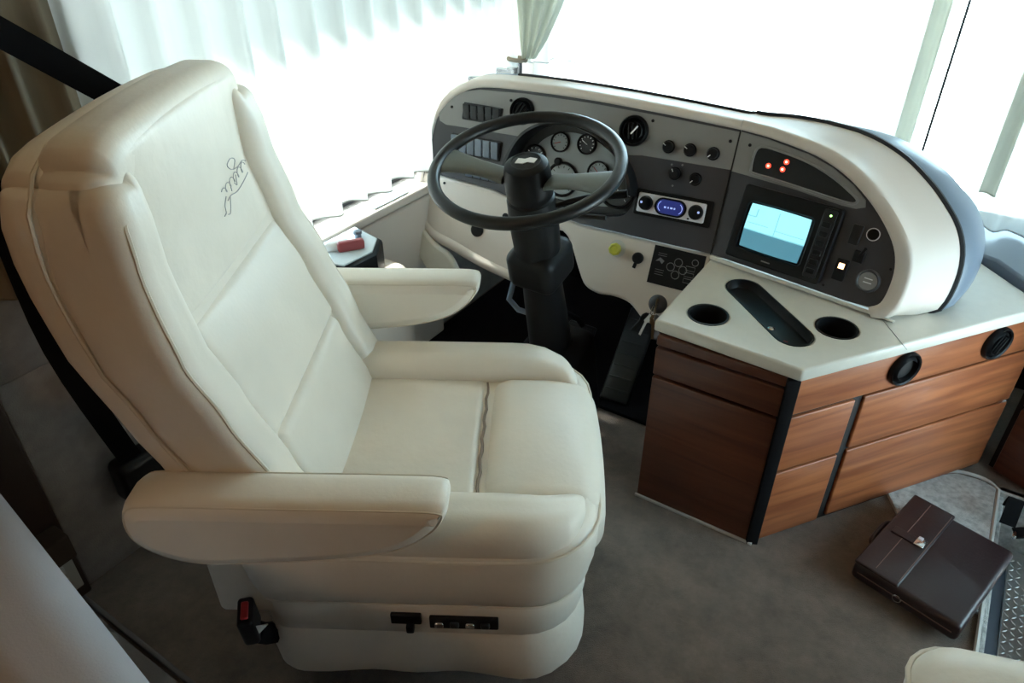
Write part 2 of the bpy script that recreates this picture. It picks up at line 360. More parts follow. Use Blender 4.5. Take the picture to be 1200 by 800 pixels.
# ------------------------------------------------------------------ curtains
def curtain(name, path, z0, z1, amp, wl, m, label, group=None, flare=0., hem=True, nseg=6, phase=0.):
    P = [Vector(p) for p in path]; L = [0]
    for a, b in zip(P, P[1:]): L.append(L[-1] + (b - a).length)
    tot = L[-1]; nU = int(tot / wl * 10) + 2; nZ = 20; V = []; F = []
    def at(s):
        for i in range(len(P) - 1):
            if s <= L[i + 1] or i == len(P) - 2:
                t = (s - L[i]) / (L[i + 1] - L[i]); d = (P[i + 1] - P[i]).normalized(); return P[i].lerp(P[i + 1], t), Vector((-d.y, d.x))
    for j in range(nZ + 1):
        tz_ = j / nZ
        for i in range(nU + 1):
            s = tot * i / nU; p, n = at(s)
            w = s / wl * 2 * math.pi + phase + 1.3 * noise.noise(Vector((s * 5, 0, 7)))
            sharp = math.sin(w) + .28 * math.sin(2 * w + 1)
            a = amp * (1 + .35 * noise.noise(Vector((s * 4, tz_ * 1.5, 3)))) * (1 + flare * (1 - tz_))
            q = p + n * a * sharp
            zz = z0 + (z1 - z0) * tz_ + (.006 * math.sin(w * .5) * (1 - tz_))
            V.append((q.x, q.y, zz))
    for j in range(nZ):
        for i in range(nU): a = j * (nU + 1) + i; F.append((a, a + 1, a + nU + 2, a + nU + 1))
    o = solo(ob(name, mesh_from(V, F, m, True, 180)), label, 'curtain', group)
    if hem: ob('hem', tube([V[i] for i in range(0, nU + 1)], .0022, m, seg=4), o)
    return o
curtain('pleated_curtain', [(-1.49, .76), (-1.495, 2.03)], .68, 1.84, .020, .105, M['curtain'], 'white pleated sheer curtain across the driver side window', flare=.2)
curtain('pleated_curtain', [(-1.527, .46), (-1.525, .80)], .80, 1.84, .014, .075, M['curtain2'], 'unlit end of the side curtain painted tan, bunched behind the seat belt')  # darker cloth colour stands for the end without a window behind it
curtain('pleated_curtain', [(-1.50, 2.03), (-1.49, 2.30), (-1.42, 2.42), (-1.30, 2.46)], .90, 1.84, .020, .07, M['curtain4'], 'gathered sheer curtain in the corner left of the windshield')
curtain('pleated_curtain', [(-.44, 2.50), (-.175, 2.49)], .68, 1.86, .018, .13, M['curtain4'], 'white sheer windshield curtain left of the dark centre gasket', phase=1)
curtain('pleated_curtain', [(-.215, 2.34), (-.172, 2.345)], .80, 1.86, .012, .05, M['curtain3'], 'narrow olive tinted curtain fold beside the centre gasket', phase=.5)
curtain('pleated_curtain', [(.035, 2.345), (.075, 2.35)], .74, 1.86, .010, .05, M['curtain3'], 'olive tinted curtain fold at the far right edge of the windshield', phase=.9)
curtain('pleated_curtain', [(.00, 2.42), (.42, 2.42), (.80, 2.40)], .62, 1.86, .022, .12, M['curtain4'], 'white sheer windshield curtain at the right edge')
# tied tail of the corner curtain: fans out to the windshield above the dashboard
V = []; F = []; nu, nv = 26, 14
for j in range(nv + 1):
    t = j / nv
    for i in range(nu + 1):
        s = i / nu; spread = .03 + .34 * t ** .8; ph = s * 26
        V.append((-1.43 + (s * 1.3 - .3) * spread + .03 * t, 2.28 + .012 * math.sin(ph) * (1 - .4 * t) + .02 * s, .93 + .90 * t))
for j in range(nv):
    for i in range(nu): a = j * (nu + 1) + i; F.append((a, a + 1, a + nu + 2, a + nu + 1))
ct = solo(ob('curtain_tail', mesh_from(V, F, M['curtain3'], True, 180)), 'olive tinted bunch of curtain tied at the left end of the dashboard top', 'curtain')
ob('tie', tube([(-1.462 + .035 * math.cos(a), 2.285 + .02 * math.sin(a), .925) for a in [k * math.pi / 6 for k in range(12)]], .008, M['curtain2'], closed=True, seg=6), ct)

# ------------------------------------------------------------------ dashboard
DL = R(18); DD = R(3.5)
D0 = Vector((-.54, 1.86, .6)); dax = Vector((math.cos(DD), math.sin(DD), 0)); dbk = Vector((-math.sin(DD), math.cos(DD), 0))
DM = frame(D0, dax, dbk * math.sin(DL) + Vector((0, 0, math.cos(DL))))
pax = Vector((math.cos(R(-8.7)), math.sin(R(-8.7)), 0)); pbk = Vector((math.sin(R(8.7)), math.cos(R(8.7)), 0))
PM = frame(D0, pax, pbk * math.sin(DL) + Vector((0, 0, math.cos(DL))))
def offset(path, w, closed=False):
    out = []; N = len(path)
    for i, p in enumerate(path):
        a = path[(i - 1) % N] if (closed or i) else path[0]; b = path[(i + 1) % N] if (closed or i < N - 1) else path[-1]
        d = Vector((b[0] - a[0], b[1] - a[1])); d.normalize(); out.append(Vector((p[0] - d.y * w, p[1] + d.x * w)))   # left of travel = outside for clockwise path
    return out
def ring(path, w, c, d=0., zmin=None, ax_scale=1.):
    """offset w outward in the panel plane, lift c towards the driver, then d horizontally backwards"""
    o = offset(path, w); res = []
    for p in o:
        b = p.y + d * math.sin(DL); cc = c - d * math.cos(DL)
        if zmin is not None:
            z = .6 + b * math.cos(DL) + cc * math.sin(DL)
            if z < zmin: b += (zmin - z) / math.cos(DL)
        res.append(Vector((p.x, b, cc)))
    return res
dash = root('dashboard', 'cream and grey driver dashboard behind the steering wheel', 'dashboard', DM)
path = [p.to_2d() for p in cr([(-.985, -.11, 0), (-.985, .0, 0), (-.985, .12, 0), (-.968, .205, 0), (-.93, .272, 0), (-.875, .318, 0), (-.80, .343, 0), (-.65, .352, 0), (-.45, .354, 0), (-.22, .348, 0), (-.0015, .338, 0)], n=5)]
ob('shell', loft([ring(path, -.002, -.012), ring(path, 0, .010), ring(path, .006, .015), ring(path, .018, .014), ring(path, .025, .006), ring(path, .028, -.006), ring(path, .030, -.006, .045)], M['cream'], closed=False), dash)
ob('seam_bead', tube(ring(path[33:], .031, -.006, .051), .0055, M['rubber'], seg=6), dash)
ob('dash_top', loft([ring(path, .024, -.006, .05), ring(path, .029, -.006, .06), ring(path, .016, -.01, .12), ring(path, -.02, -.03, .22), ring(path, -.07, -.06, .36), ring(path, -.20, -.10, .46)], M['vinyl'], closed=False), dash, label='slate vinyl dashboard top')
lowout = [tuple(p) for p in path[3:]] + [(-.0015, .0), (-.40, .0), (-.60, .02), (-.72, .045), (-.985, .055)]
# openings
ARCH = [p.to_2d() for p in cr([(-.675, .06, 0), (-.672, .14, 0), (-.64, .215, 0), (-.585, .262, 0), (-.51, .283, 0), (-.43, .277, 0), (-.35, .245, 0), (-.285, .19, 0), (-.255, .13, 0), (-.262, .07, 0), (-.30, .042, 0), (-.40, .03, 0), (-.52, .03, 0), (-.63, .035, 0)], closed=True, n=4)]
ob('lower_panel', plate(lowout, M['greylo'], .006, 0, [[tuple(p) for p in ARCH]]), dash, label='charcoal instrument panel')
up = [p.to_2d() for p in cr([(-.945, .222, 0), (-.953, .258, 0), (-.925, .288, 0), (-.875, .318, 0), (-.81, .335, 0)], n=4)] + [Vector(p) for p in [(-.65, .344), (-.45, .346), (-.22, .341), (-.002, .332), (-.002, .232), (-.255, .228)]] + \
     [p for p in ARCH if p.y > .21 and p.x > -.36][::-1] + [p for p in ARCH if p.y > .216 and p.x <= -.36][::-1] + [Vector((-.66, .218)), Vector((-.80, .216)), Vector((-.92, .213))]
ob('upper_panel', plate([tuple(p) for p in up], M['greyhi'], .004, .001, z0=.0055), dash, label='lighter taupe grey upper instrument panel')
for x, y in ((-.905, .27), (-.697, .318), (-.243, .325), (-.02, .305), (-.975, .11), (-.90, .03)):
    ob('screw', lathe([(.0045, 0), (.0045, .002), (.0, .003)], M['black'], 10), dash, T((x, y, .0095 if y > .215 else .006)))
# cluster bowl and hood
ins = [Vector((p.x * .0 + p.x, p.y)) for p in ARCH]; cx, cy = -.465, .15
def sc(P, s): return [Vector((cx + (p.x - cx) * s, cy + (p.y - cy) * s)) for p in P]
cl = ob('instrument_cluster', loft([[Vector((p.x, p.y, z)) for p in sc(ARCH, s)] for s, z in ((1.0, .004), (.97, -.03), (.93, -.032))], M['satin'], cap1=True), dash)
hoodp = [p for p in ARCH][2:34]
ob('hood', loft([[Vector((p.x, p.y, z)) for p in sc(hoodp, s)] for s, z in ((1.045, .004), (1.04, .022), (1.0, .050), (.95, .052), (.93, .045), (.955, -.02))], M['satin'], closed=False), cl)
fc = plate([tuple(p) for p in sc(ARCH, .79)], M['dial'], .003, 0, z0=-.031); ob('dial_plate', fc, cl)
def gauge(x, y, r, face, parent, c=-.028, needle=220, rim=None):
    g = ob('gauge', lathe([(r * 1.16, 0), (r * 1.16, .010), (r * 1.05, .012), (r * .98, .005), (r * .98, .004), (0, .004)], rim or M['black'], 32), parent, T((x, y, c)))
    return g
def gauge_full(x, y, r, face, needle, c=-.028):
    g = gauge(x, y, r, face, dash, c)
    for f_, z in ((face, .0052),): pass
    return g
gmeta = [(-.527, .222, .026, 'dial', 200), (-.440, .230, .026, 'dialdark', 150), (-.605, .165, .033, 'dialdark', 230), (-.50, .115, .046, 'dial', 210), (-.388, .155, .030, 'dial', 140), (-.318, .120, .050, 'dialdark', 120)]
for x, y, r, f_, a in gmeta:
    g = gauge(x, y, r, None, dash)
    V = []; F = []
    fa = ob('dial_face', lathe([(r * .97, 0), (r * .97, .0015), (0, .0015)], M[f_], 28), g, T((0, 0, .0045)))
    tick = M['white'] if f_ == 'dialdark' else M['black']
    for k in range(11):
        an = R(225 - 27 * k)
        b = len(V); c1, s1 = math.cos(an), math.sin(an)
        for rr, ww in ((r * .74, .0011), (r * .90, .0011)):
            V += [(c1 * rr - s1 * ww, s1 * rr + c1 * ww, .0066), (c1 * rr + s1 * ww, s1 * rr - c1 * ww, .0066)]
        F.append((b, b + 1, b + 3, b + 2))
    tk = ob('tick_marks', mesh_from(V, F, tick, False), g); tk['kind'] = 'stuff'
    ob('needle', box(r * .8, .0022, .0012, M['white'] if f_ == 'dialdark' else M['red'], .0004, c=(r * .3, 0, .0075)), g, Matrix.Rotation(R(a), 4, 'Z'))
ob('trip_button', lathe([(.012, 0), (.012, .012), (.009, .016), (0, .016)], M['black'], 20), dash, T((-.521, .165, -.026)))
# rocker switches in two banks and a small third bank
rock = rbox(.024, .044, .012, .003, M['satin'], 2, k=2, fn=lambda p: (p.x, p.y, p.z + .35 * p.y * (1 if p.z > 0 else 0)))
for i in range(5):
    ob('rocker_switch', rock, dash, T((-.845 + i * .027, .264 + .0005 * i, .0145)))
ob('switch_frame', plate(rrect(-.79, .265, .142, .052, .004), M['rubber'], .004, .001, z0=.009), dash)
ob('switch_frame', plate(rrect(-.80, .162, .185, .062, .005), M['rubber'], .006, .001, z0=.005), dash)
rock2 = rbox(.0262, .052, .012, .003, M['vinyl'], 2, k=2, fn=lambda p: (p.x, p.y, p.z + .3 * p.y * (1 if p.z > 0 else 0)))
for i in range(6): ob('rocker_switch', rock2, dash, T((-.873 + i * .0295, .162, .0145)))
ob('switch_frame', plate(rrect(-.765, .082, .125, .036, .004), M['rubber'], .005, .001, z0=.005), dash)
for i in range(4): ob('rocker_switch', rock2, dash, T((-.81 + i * .03, .082, .0125)) @ Matrix.Diagonal((1, .58, 1, 1)))
# round air vents
def ball_vent(parent, mw, r, ringm=None, louvre=True, turn=0):
    v = ob('air_vent', lathe([(r, 0), (r, .008), (r * .93, .013), (r * .84, .010), (r * .80, .0)], ringm or M['black'], 36), parent, mw)
    b = ob('vent_ball', lathe([(r * .80, .0), (r * .78, .006), (r * .62, .014), (r * .60, .012), (r * .56, .004), (0, .003)], M['black'], 32), v, Matrix.Rotation(R(turn), 4, 'Z'))
    if louvre:
        for k in (-1, 0, 1): ob('louvre', box(r * 1.05, .002, .010, M['satin'], .0005, c=(0, k * r * .28, .009)), b, Matrix.Rotation(R(60), 4, 'Z'))
    return v
ball_vent(dash, T((-.653, .292, .0095)), .040)
ball_vent(dash, T((-.292, .290, .0095)), .043, turn=40)
ob('vent_flap', box(.030, .0045, .003, M['white'], .001), dash, TR(-.286, .293, .026, rz=55))
kn = lathe([(.018, 0), (.018, .003), (.0145, .005), (.0135, .017), (.012, .019), (0, .019)], M['black'], 24)
pt = box(.0022, .009, .002, M['white'], .0005)
for x, y, a in ((-.183, .264, 60), (-.122, .265, 60), (-.057, .266, 140), (-.150, .196, 30), (-.090, .191, 140)):
    c = .0095 if y > .23 else .006
    k = ob('control_knob', kn, dash, T((x, y, c))); ob('pointer', pt, k, Matrix.Rotation(R(a), 4, 'Z') @ T((0, .0095, .0195)))
for x, y in ((-.165, .218), (-.135, .222), (-.15, .162), (-.178, .293)):
    ob('icon_mark', lathe([(.003, 0), (.003, .0008), (0, .0008)], M['bubble'], 10), dash, T((x, y, .006 if y < .23 else .0095)))
# cream knee panel under the instruments with a notch for the column
knee = [(-.985, .052), (-.72, .042), (-.60, .017), (-.40, -.003), (-.0015, -.003), (-.0015, -.215), (-.06, -.232)] + [tuple(p.to_2d()) for p in cr([(-.11, -.248, 0), (-.155, -.236, 0), (-.205, -.200, 0), (-.26, -.192, 0), (-.309, -.197, 0), (-.355, -.182, 0), (-.385, -.14, 0), (-.43, -.06, 0), (-.46, -.035, 0)], n=4)] + \
       [(-.53, -.035), (-.56, -.12), (-.575, -.232)] + [tuple(p.to_2d()) for p in cr([(-.62, -.232, 0), (-.72, -.212, 0), (-.83, -.185, 0), (-.90, -.165, 0), (-.955, -.16, 0), (-1.0, -.115, 0), (-1.012, -.06, 0), (-1.008, .0, 0)], n=4)]
ob('knee_panel', plate(knee, M['cream'], .040, .010, z0=-.038, angle=50), dash, label='cream lower dashboard panel')
# bulging lower lip of the knee panel, left of and right of the column
ob('knee_lip', tube(cr([(-.60, -.215, -.012), (-.72, -.195, -.008), (-.84, -.165, -.008), (-.93, -.142, -.010), (-.985, -.095, -.012)], n=5), .020, M['cream'], seg=10), dash)
ob('corner_bracket', plate([tuple(p.to_2d()) for p in cr([(-1.0, -.10, 0), (-.955, -.135, 0), (-.90, -.175, 0), (-.84, -.20, 0), (-.79, -.275, 0), (-.87, -.29, 0), (-.94, -.25, 0), (-.985, -.18, 0)], closed=True, n=4)], M['counter'], .03, .009, z0=-.012), dash, label='pale lower bracket at the dashboard left end')
ob('tilt_lever_hole', lathe([(.022, 0), (.022, .006), (.018, .009), (0, .009)], M['black'], 20), dash, T((-.755, -.095, .002)))
ob('small_button', lathe([(.010, 0), (.010, .005), (0, .007)], M['black'], 14), dash, T((-.66, -.03, .002)))
# yellow parking brake knob
yk = ob('parking_knob', lathe([(.010, 0), (.010, .012), (.012, .016), (.019, .018), (.019, .027), (.014, .031), (.010, .028), (0, .028)], M['yellow'], 8, angle=20), dash, T((-.274, -.047, .002)), label='yellow parking brake knob')
ob('knob_plate', lathe([(.026, 0), (.026, .002), (0, .002)], M['trimwhite'], 24), dash, T((-.274, -.047, .002)))
so = ob('power_socket', lathe([(.017, 0), (.017, .006), (.014, .009), (0, .009)], M['black'], 20), dash, T((-.206, -.060, .002)))
ob('socket_tab', rbox(.010, .020, .006, .002, M['black'], 1, k=2, center=(0, -.022, .004)), so, Matrix.Rotation(R(-12), 4, 'Z'))
# keypad
kp = ob('keypad', plate([(-.163, -.010), (-.012, -.010), (-.012, -.055), (-.050, -.122), (-.165, -.122)], M['black'], .005, .001, z0=.001), dash, label='black membrane keypad with round keys')
def ringmark(x, y, r, parent, m=M['bubble'], c=.0062, w=.0012): ob('key', tube([(x + r * math.cos(a), y + r * math.sin(a), c) for a in [k * math.pi / 9 for k in range(18)]], w, m, closed=True, seg=4), parent)
for x, y in ((-.085, -.045), (-.105, -.062), (-.068, -.064), (-.087, -.082)): ringmark(x, y, .0115, kp)
ringmark(-.038, -.035, .009, kp)
for i in range(3):
    y = -.055 - i * .018; w = .013
    ob('key', tube([(-.048 - w + .0, y - .006, .0062), (-.048 + w, y - .006, .0062), (-.048 + w, y + .006, .0062), (-.048 - w, y + .006, .0062)], .0008, M['bubble'], closed=True, seg=4), kp)
ob('print_mark', plate([(-.152, -.055), (-.140, -.042), (-.126, -.050), (-.132, -.060), (-.140, -.052)], M['bubble'], .001, 0, z0=.0055), kp)
for y in (-.03, -.036, -.078, -.085, -.092): ob('print_line', box(.026, .0012, .0008, M['bubble'], .0002, c=(-.135, y, .0062)), kp)
# ignition
ig = ob('ignition_switch', lathe([(.028, 0), (.028, .004), (.022, .010), (.016, .014), (.008, .015), (0, .012)], M['greylo'], 24), dash, T((-.118, -.178, .002)))
kc = root('key_bunch', 'bunch of metal keys hanging from the ignition beside the console corner', 'keys', DM @ T((-.118, -.178, .018)))
keyp = [(-.004, 0), (-.004, -.028), (.004, -.028), (.004, 0), (.009, .004), (.010, .014), (.004, .020), (-.004, .020), (-.010, .014), (-.009, .004)]
ob('key', plate(keyp, M['brass'], .0025, .0004), kc, TR(0, 0, .004, ry=90))
ob('key_ring', tube([(0, -.012 + .014 * math.cos(a), .028 + .014 * math.sin(a)) for a in [k * math.pi / 8 for k in range(16)]], .0012, M['chrome'], closed=True, seg=5), kc)
for i, (a, m) in enumerate(((-14, 'chrome'), (10, 'brass'), (28, 'chrome'), (-30, 'satin'))):
    ob('key', plate([(x * (1.3 if i == 3 else 1), y * 1.5 - .055) for x, y in keyp], M[m], .0025, .0004), kc, TR(0, 0, .024 + i * .003, rz=a, ry=20 * i))

# car stereo
st = root('car_stereo', 'silver faced car stereo with blue lit display and two knobs in the dashboard', 'stereo', DM @ T((-.139, .103, .004)) @ Matrix.Rotation(R(1.0), 4, 'Z'))
ob('surround', plate(rrect(.004, 0, .225, .074, .006), M['black'], .007, .002), st)
ob('face_plate', plate(rrect(0, 0, .196, .054, .004), M['silver'], .010, .002, z0=.005), st)
for x in (-.073, .073):
    k = ob('tuning_knob', lathe([(.021, 0), (.021, .004), (.0185, .012), (.0165, .013), (0, .0125)], M['black'], 24), st, T((x, 0, .014)))
    ob('knob_glow', lathe([(.0035, 0), (.0035, .001), (0, .001)], M['bluel'], 10), k, T((-.010 if x < 0 else .010, .002, .0125)))
ob('display_bezel', plate(stadium((-.022, 0), (.022, 0), .0245), M['black'], .004, .001, z0=.0145), st)
ob('display', plate(stadium((-.020, 0), (.020, 0), .0195), M['blue'], .003, .001, z0=.017), st)
for sx in (-1, 1):
    ob('display_arc', tube([(sx * (.020 + .0150 * math.cos(R(a))), .0150 * math.sin(R(a)), .0205) for a in range(-60, 61, 15)], .0011, M['bluel'], seg=4), st)
for i, w in enumerate((.006, .004, .007, .004)): ob('display_segment', box(w, .005, .001, M['bluel'], .0003, c=(-.014 + i * .0092, -.001, .0205)), st)
ob('eject_button', box(.006, .004, .003, M['black'], .001, c=(.055, -.021, .0155)), st)

# ------------------------------------------------------------------ monitor pod at the right end of the dashboard
pod = root('console_pod', 'cream pod with charcoal face curving round the backup monitor', 'console', PM)
q = cr([(-.0205, .337, 0), (.06, .334, 0), (.171, .321, 0), (.24, .303, 0), (.30, .276, 0), (.352, .242, 0), (.398, .203, 0), (.437, .158, 0), (.457, .112, 0), (.462, .060, 0), (.456, .020, 0), (.435, .002, 0)], n=4)
qp = [p.to_2d() for p in q] + [Vector((.38, -.002)), Vector((.25, -.001)), Vector((.12, 0)), Vector((.0015, 0))]
ob('face_panel', plate([tuple(p) for p in qp], M['greylo'], .006, 0), pod)
qs = [p.to_2d() for p in q]
def gro(w, c, d, wr):    # like ring() but the right flank grows more than the top
    o = []
    base = offset(qs, 1.0)
    for p, b in zip(qs, base):
        n = Vector((b.x - p.x, b.y - p.y)); k = max(0, n.x); ww = w + (wr - w) * k
        d_ = d * (.5 + .5 * min(1, max(0, p.x) / .14)); pp = p + n * ww; bb = pp.y + d_ * math.sin(DL); cc = c - d_ * math.cos(DL)
        z = .6 + bb * math.cos(DL) + cc * math.sin(DL)
        if z < .586: bb += (.586 - z) / math.cos(DL)
        o.append(Vector((pp.x, bb, cc)))
    return o
ob('shell', loft([gro(-.002, -.012, 0, -.002), gro(0, .010, 0, 0), gro(.003, .014, 0, .004), gro(.006, .016, 0, .007), gro(.020, .015, 0, .032), gro(.024, .013, 0, .038), gro(.027, .007, 0, .042), gro(.028, .000, .002, .045), gro(.030, -.006, .03, .062), gro(.031, -.006, .065, .088), gro(.032, -.006, .10, .112)], M['cream'], closed=False, angle=38), pod)
ob('seam_bead', tube(gro(.033, -.006, .106, .114), .0075, M['rubber'], seg=6), pod)
ob('vinyl_top', loft([gro(.022, -.006, .100, .106), gro(.030, -.006, .115, .124), gro(.016, -.006, .16, .136), gro(-.010, -.006, .22, .138), gro(-.045, -.01, .28, .120), gro(-.09, -.02, .33, .085), gro(-.14, -.03, .37, .03), gro(-.2, -.04, .40, -.06)], M['vinyl'], closed=False), pod, label='slate blue vinyl end of the pod')
# wedge joining the two shells (their fronts meet at an angle, so their backs part)
def wedge(ra, rb, m, name, n=4):
    inv = PM.inverted(); rings = []
    for a, b in zip(ra, rb): rings.append([(inv @ DM @ a).lerp(b, k / n) for k in range(n + 1)])
    return ob(name, loft(rings, m, closed=False), pod)
dd = [(-.05, .0), (-.012, 0)]
wedge([ring(path, w, c, d)[-1] for w, c, d in ((0, -.03, 0), (0, .010, 0), (.006, .013, 0), (.018, .011, 0), (.025, .004, 0), (.028, -.006, 0), (.030, -.006, .045), (.030, -.006, .10))],
      [gro(w, c, d, w)[0] for w, c, d in ((0, -.03, 0), (0, .010, 0), (.006, .013, 0), (.018, .011, 0), (.025, .004, 0), (.028, -.006, 0), (.031, -.006, .055), (.032, -.006, .10))], M['cream'], 'joint_filler')
wedge([ring(path, w, c, d)[-1] for w, c, d in ((.026, -.006, .045), (.0365, -.006, .050), (.026, -.008, .08), (.0, -.02, .14), (-.05, -.05, .30))],
      [gro(w, c, d, w)[0] for w, c, d in ((.024, -.006, .095), (.038, -.006, .104), (.026, -.008, .12), (.0, -.02, .20), (-.05, -.05, .34))], M['rubber'], 'joint_bead')
ob('joint_line', tube([(0, -.002, .0085), (-.0105, .165, .0095), (-.0210, .336, .0115)], .0014, M['groove'], seg=6), pod)
ob('joint_backing', box(.070, .335, .003, M['black'], .001, c=(-.010, .165, -.018)), pod)
ob('lower_sill', plate([(.0015, -.002), (.44, -.004), (.500, -.010), (.500, -.014), (.0015, -.014)], M['counter'], .02, .003, z0=-.008), pod)
ob('top_panel', plate([(-.0190, .333), (.06, .330), (.17, .317), (.24, .299), (.30, .272), (.34, .244), (.345, .228), (.325, .219), (.29, .218), (.16, .226), (-.0125, .229)], M['greyhi'], .004, .001, z0=.0055), pod, label='lighter taupe grey strip above the monitor')
ob('screw', lathe([(.0045, 0), (.0045, .002), (0, .003)], M['black'], 10), pod, T((.016, .305, .0095)))
wl_ = [tuple(p.to_2d()) for p in cr([(.040, .245, 0), (.036, .285, 0), (.048, .308, 0), (.10, .308, 0), (.18, .298, 0), (.25, .277, 0), (.30, .254, 0), (.322, .240, 0), (.315, .229, 0), (.28, .228, 0), (.20, .232, 0), (.10, .237, 0), (.052, .238, 0)], closed=True, n=3)]
wp = ob('warning_panel', plate(wl_, M['satin'], .003, .0005, z0=.009), pod, label='dark warning light window with red lamps lit')
ob('window_lip', tube([(x, y, .011) for x, y in wl_], .004, M['greyhi'], closed=True, seg=6), pod)
for x, y in ((.082, .266), (.125, .286), (.121, .266)):
    L_ = ob('warning_lamp', lathe([(.0068, 0), (.0068, .002), (0, .0028)], M['led'], 14), wp, T((x, y, .0115))); ob('lamp_core', lathe([(.0028, 0), (.0028, .0015), (0, .002)], M['ledw'], 10), L_, T((0, 0, .002)))
# switches at the pod's right
dk = ob('dark_switch', rbox(.026, .050, .008, .003, M['satin'], 1, k=2), pod, T((.347, .160, .009)))
so = ob('lighter_socket', lathe([(.016, 0), (.016, .005), (.0135, .007), (.0125, .002), (0, .0015)], M['black'], 24), pod, T((.385, .172, .006)))
ob('socket_ring', tube([(.0148 * math.cos(a), .0148 * math.sin(a), .006) for a in [k * math.pi / 12 for k in range(24)]], .0012, M['silver'], closed=True, seg=5), so)
tg = ob('toggle_switch', rbox(.026, .030, .012, .003, M['black'], 1, k=2), pod, T((.372, .112, .010)))
ob('toggle_lever', tube([(0, 0, 0), (.012, .024, .016)], .004, M['black'], seg=8), tg)
sw = ob('lit_switch', rbox(.030, .055, .010, .003, M['black'], 1, k=2), pod, T((.342, .068, .010)))
ob('amber_light', rbox(.014, .014, .004, .001, M['amber'], 1, k=1), sw, T((0, .010, .006)))
gg = ob('level_gauge', lathe([(.029, 0), (.029, .006), (.025, .009), (.022, .006), (0, .006)], M['greylo'], 28), pod, T((.412, .062, .006)))
ob('gauge_face', lathe([(.022, 0), (.022, .0008), (0, .0008)], M['greyhi'], 24), gg, T((0, 0, .006)))
for y in (-.004, .006): ob('face_mark', box(.020, .0025, .0008, M['white'], .0002), gg, T((0, y, .0073)))
ob('screw', lathe([(.0035, 0), (.0035, .002), (0, .002)], M['black'], 10), pod, T((.450, .105, .006)))
ob('screw', lathe([(.0035, 0), (.0035, .002), (0, .002)], M['black'], 10), pod, T((.315, .018, .006)))
# backup monitor
mo = root('backup_monitor', 'black backup camera monitor showing a pale cyan picture set in the pod', 'monitor', PM @ T((.175, .113, .006)))
ob('housing', plate(rrect(0, 0, .262, .196, .010), M['black'], .020, .004, [rrect(-.019, -.005, .178, .126, .012)]), mo)
ob('screen_recess', plate(rrect(-.019, -.005, .180, .128, .012), M['black'], .010, 0), mo)
sx0 = -.019; scl = []
def scr(x, y):   # slightly bulged screen outline
    return (sx0 + x * .0805 * (1 + .03 * (1 - y * y)), -.005 + y * .0575 * (1 + .035 * (1 - x * x)))
def patch(x0, x1, y0, y1, m, z, name):
    n = 8; o = [scr(x0 + (x1 - x0) * i / n, y0) for i in range(n + 1)] + [scr(x1, y0 + (y1 - y0) * i / n) for i in range(1, n + 1)] + [scr(x1 - (x1 - x0) * i / n, y1) for i in range(1, n + 1)] + [scr(x0, y1 - (y1 - y0) * i / n) for i in range(1, n)]
    return ob(name, plate(o, m, .002, 0, z0=z), mo)
patch(-1, 1, -1, -.18, M['scr2'], .0125, 'screen_lower_picture'); patch(-1, 1, -.18, 1, M['scr1'], .0125, 'screen_upper_picture')
patch(-.02, .01, -.15, .85, M['scrl'], .0130, 'picture_line'); patch(-1, 1, -.20, -.15, M['scrl'], .0130, 'picture_line')
patch(-1, -.72, .42, .47, M['scrl'], .0130, 'picture_line'); patch(-.74, -.70, .45, .80, M['scrl'], .0130, 'picture_line'); patch(-.02, .95, .06, .09, M['scrl'], .0130, 'picture_line'); patch(-.95, -.25, .12, .15, M['scrl'], .0130, 'picture_line')
ob('button_column', plate(rrect(.103, .002, .034, .176, .006), M['satin'], .006, .002, z0=.019), mo)
for i in range(6): ob('monitor_button', rbox(.022, .014, .004, .002, M['black'], 1, k=1), mo, T((.103, .052 - i * .024, .026)))
ob('power_light', lathe([(.003, 0), (.003, .001), (0, .001)], M['green'], 10), mo, T((.106, .076, .0255)))
ob('maker_mark', box(.024, .003, .001, M['bubble'], .0003), mo, T((-.015, -.084, .0202)))

# ------------------------------------------------------------------ steering column and wheel
WT = R(14); WC = Vector((-.846, 1.362, .950))
WM = T(WC) @ Matrix.Rotation(WT, 4, 'X')      # local z = wheel axis towards the driver
HB = -.016
whl = root('steering_wheel', 'black two spoked steering wheel in front of the instruments', 'steering wheel', WM)
rimp = [(.213 * math.cos(a), .213 * math.sin(a), 0) for a in [2 * math.pi * k / 72 for k in range(72)]]
rim = ob('rim', tube(rimp, .0145, M['satin'], closed=True, seg=14), whl)
def spoke(a0, a1, m):
    """flat spoke that widens to the rim, from hub to rim around mean angle"""
    am = (a0 + a1) / 2; rings = []
    for i in range(9):
        t = i / 8; r = .055 + t * .155; hw = (.020 + .034 * t ** 2.2 + .010 * (1 - t) ** 2); z = -.030 * (1 - t) ** 1.5 - .002; th = .009 - .002 * t
        c, s = math.cos(am), math.sin(am)
        sec = []
        for k in range(12):
            an = 2 * math.pi * k / 12; yy = hw * math.copysign(abs(math.cos(an)) ** .6, math.cos(an)); zz = th * math.copysign(abs(math.sin(an)) ** .8, math.sin(an))
            sec.append(Vector((r * c - yy * s, r * s + yy * c, z + zz)))
        rings.append(sec)
    return loft(rings, m, cap0=True, cap1=True, angle=60)
ob('spoke', spoke(R(183), R(203), M['wheelspoke']), whl, label='grey green left spoke')
ob('spoke', spoke(R(-8), R(12), M['wheelspoke']), whl, label='grey green right spoke')
ob('hub_cover', lathe([(.050, -.085), (.055, -.075), (.056, -.05), (.053, -.008), (.050, .004), (.042, .010), (.030, .0125), (0, .013)], M['black'], 40), whl)
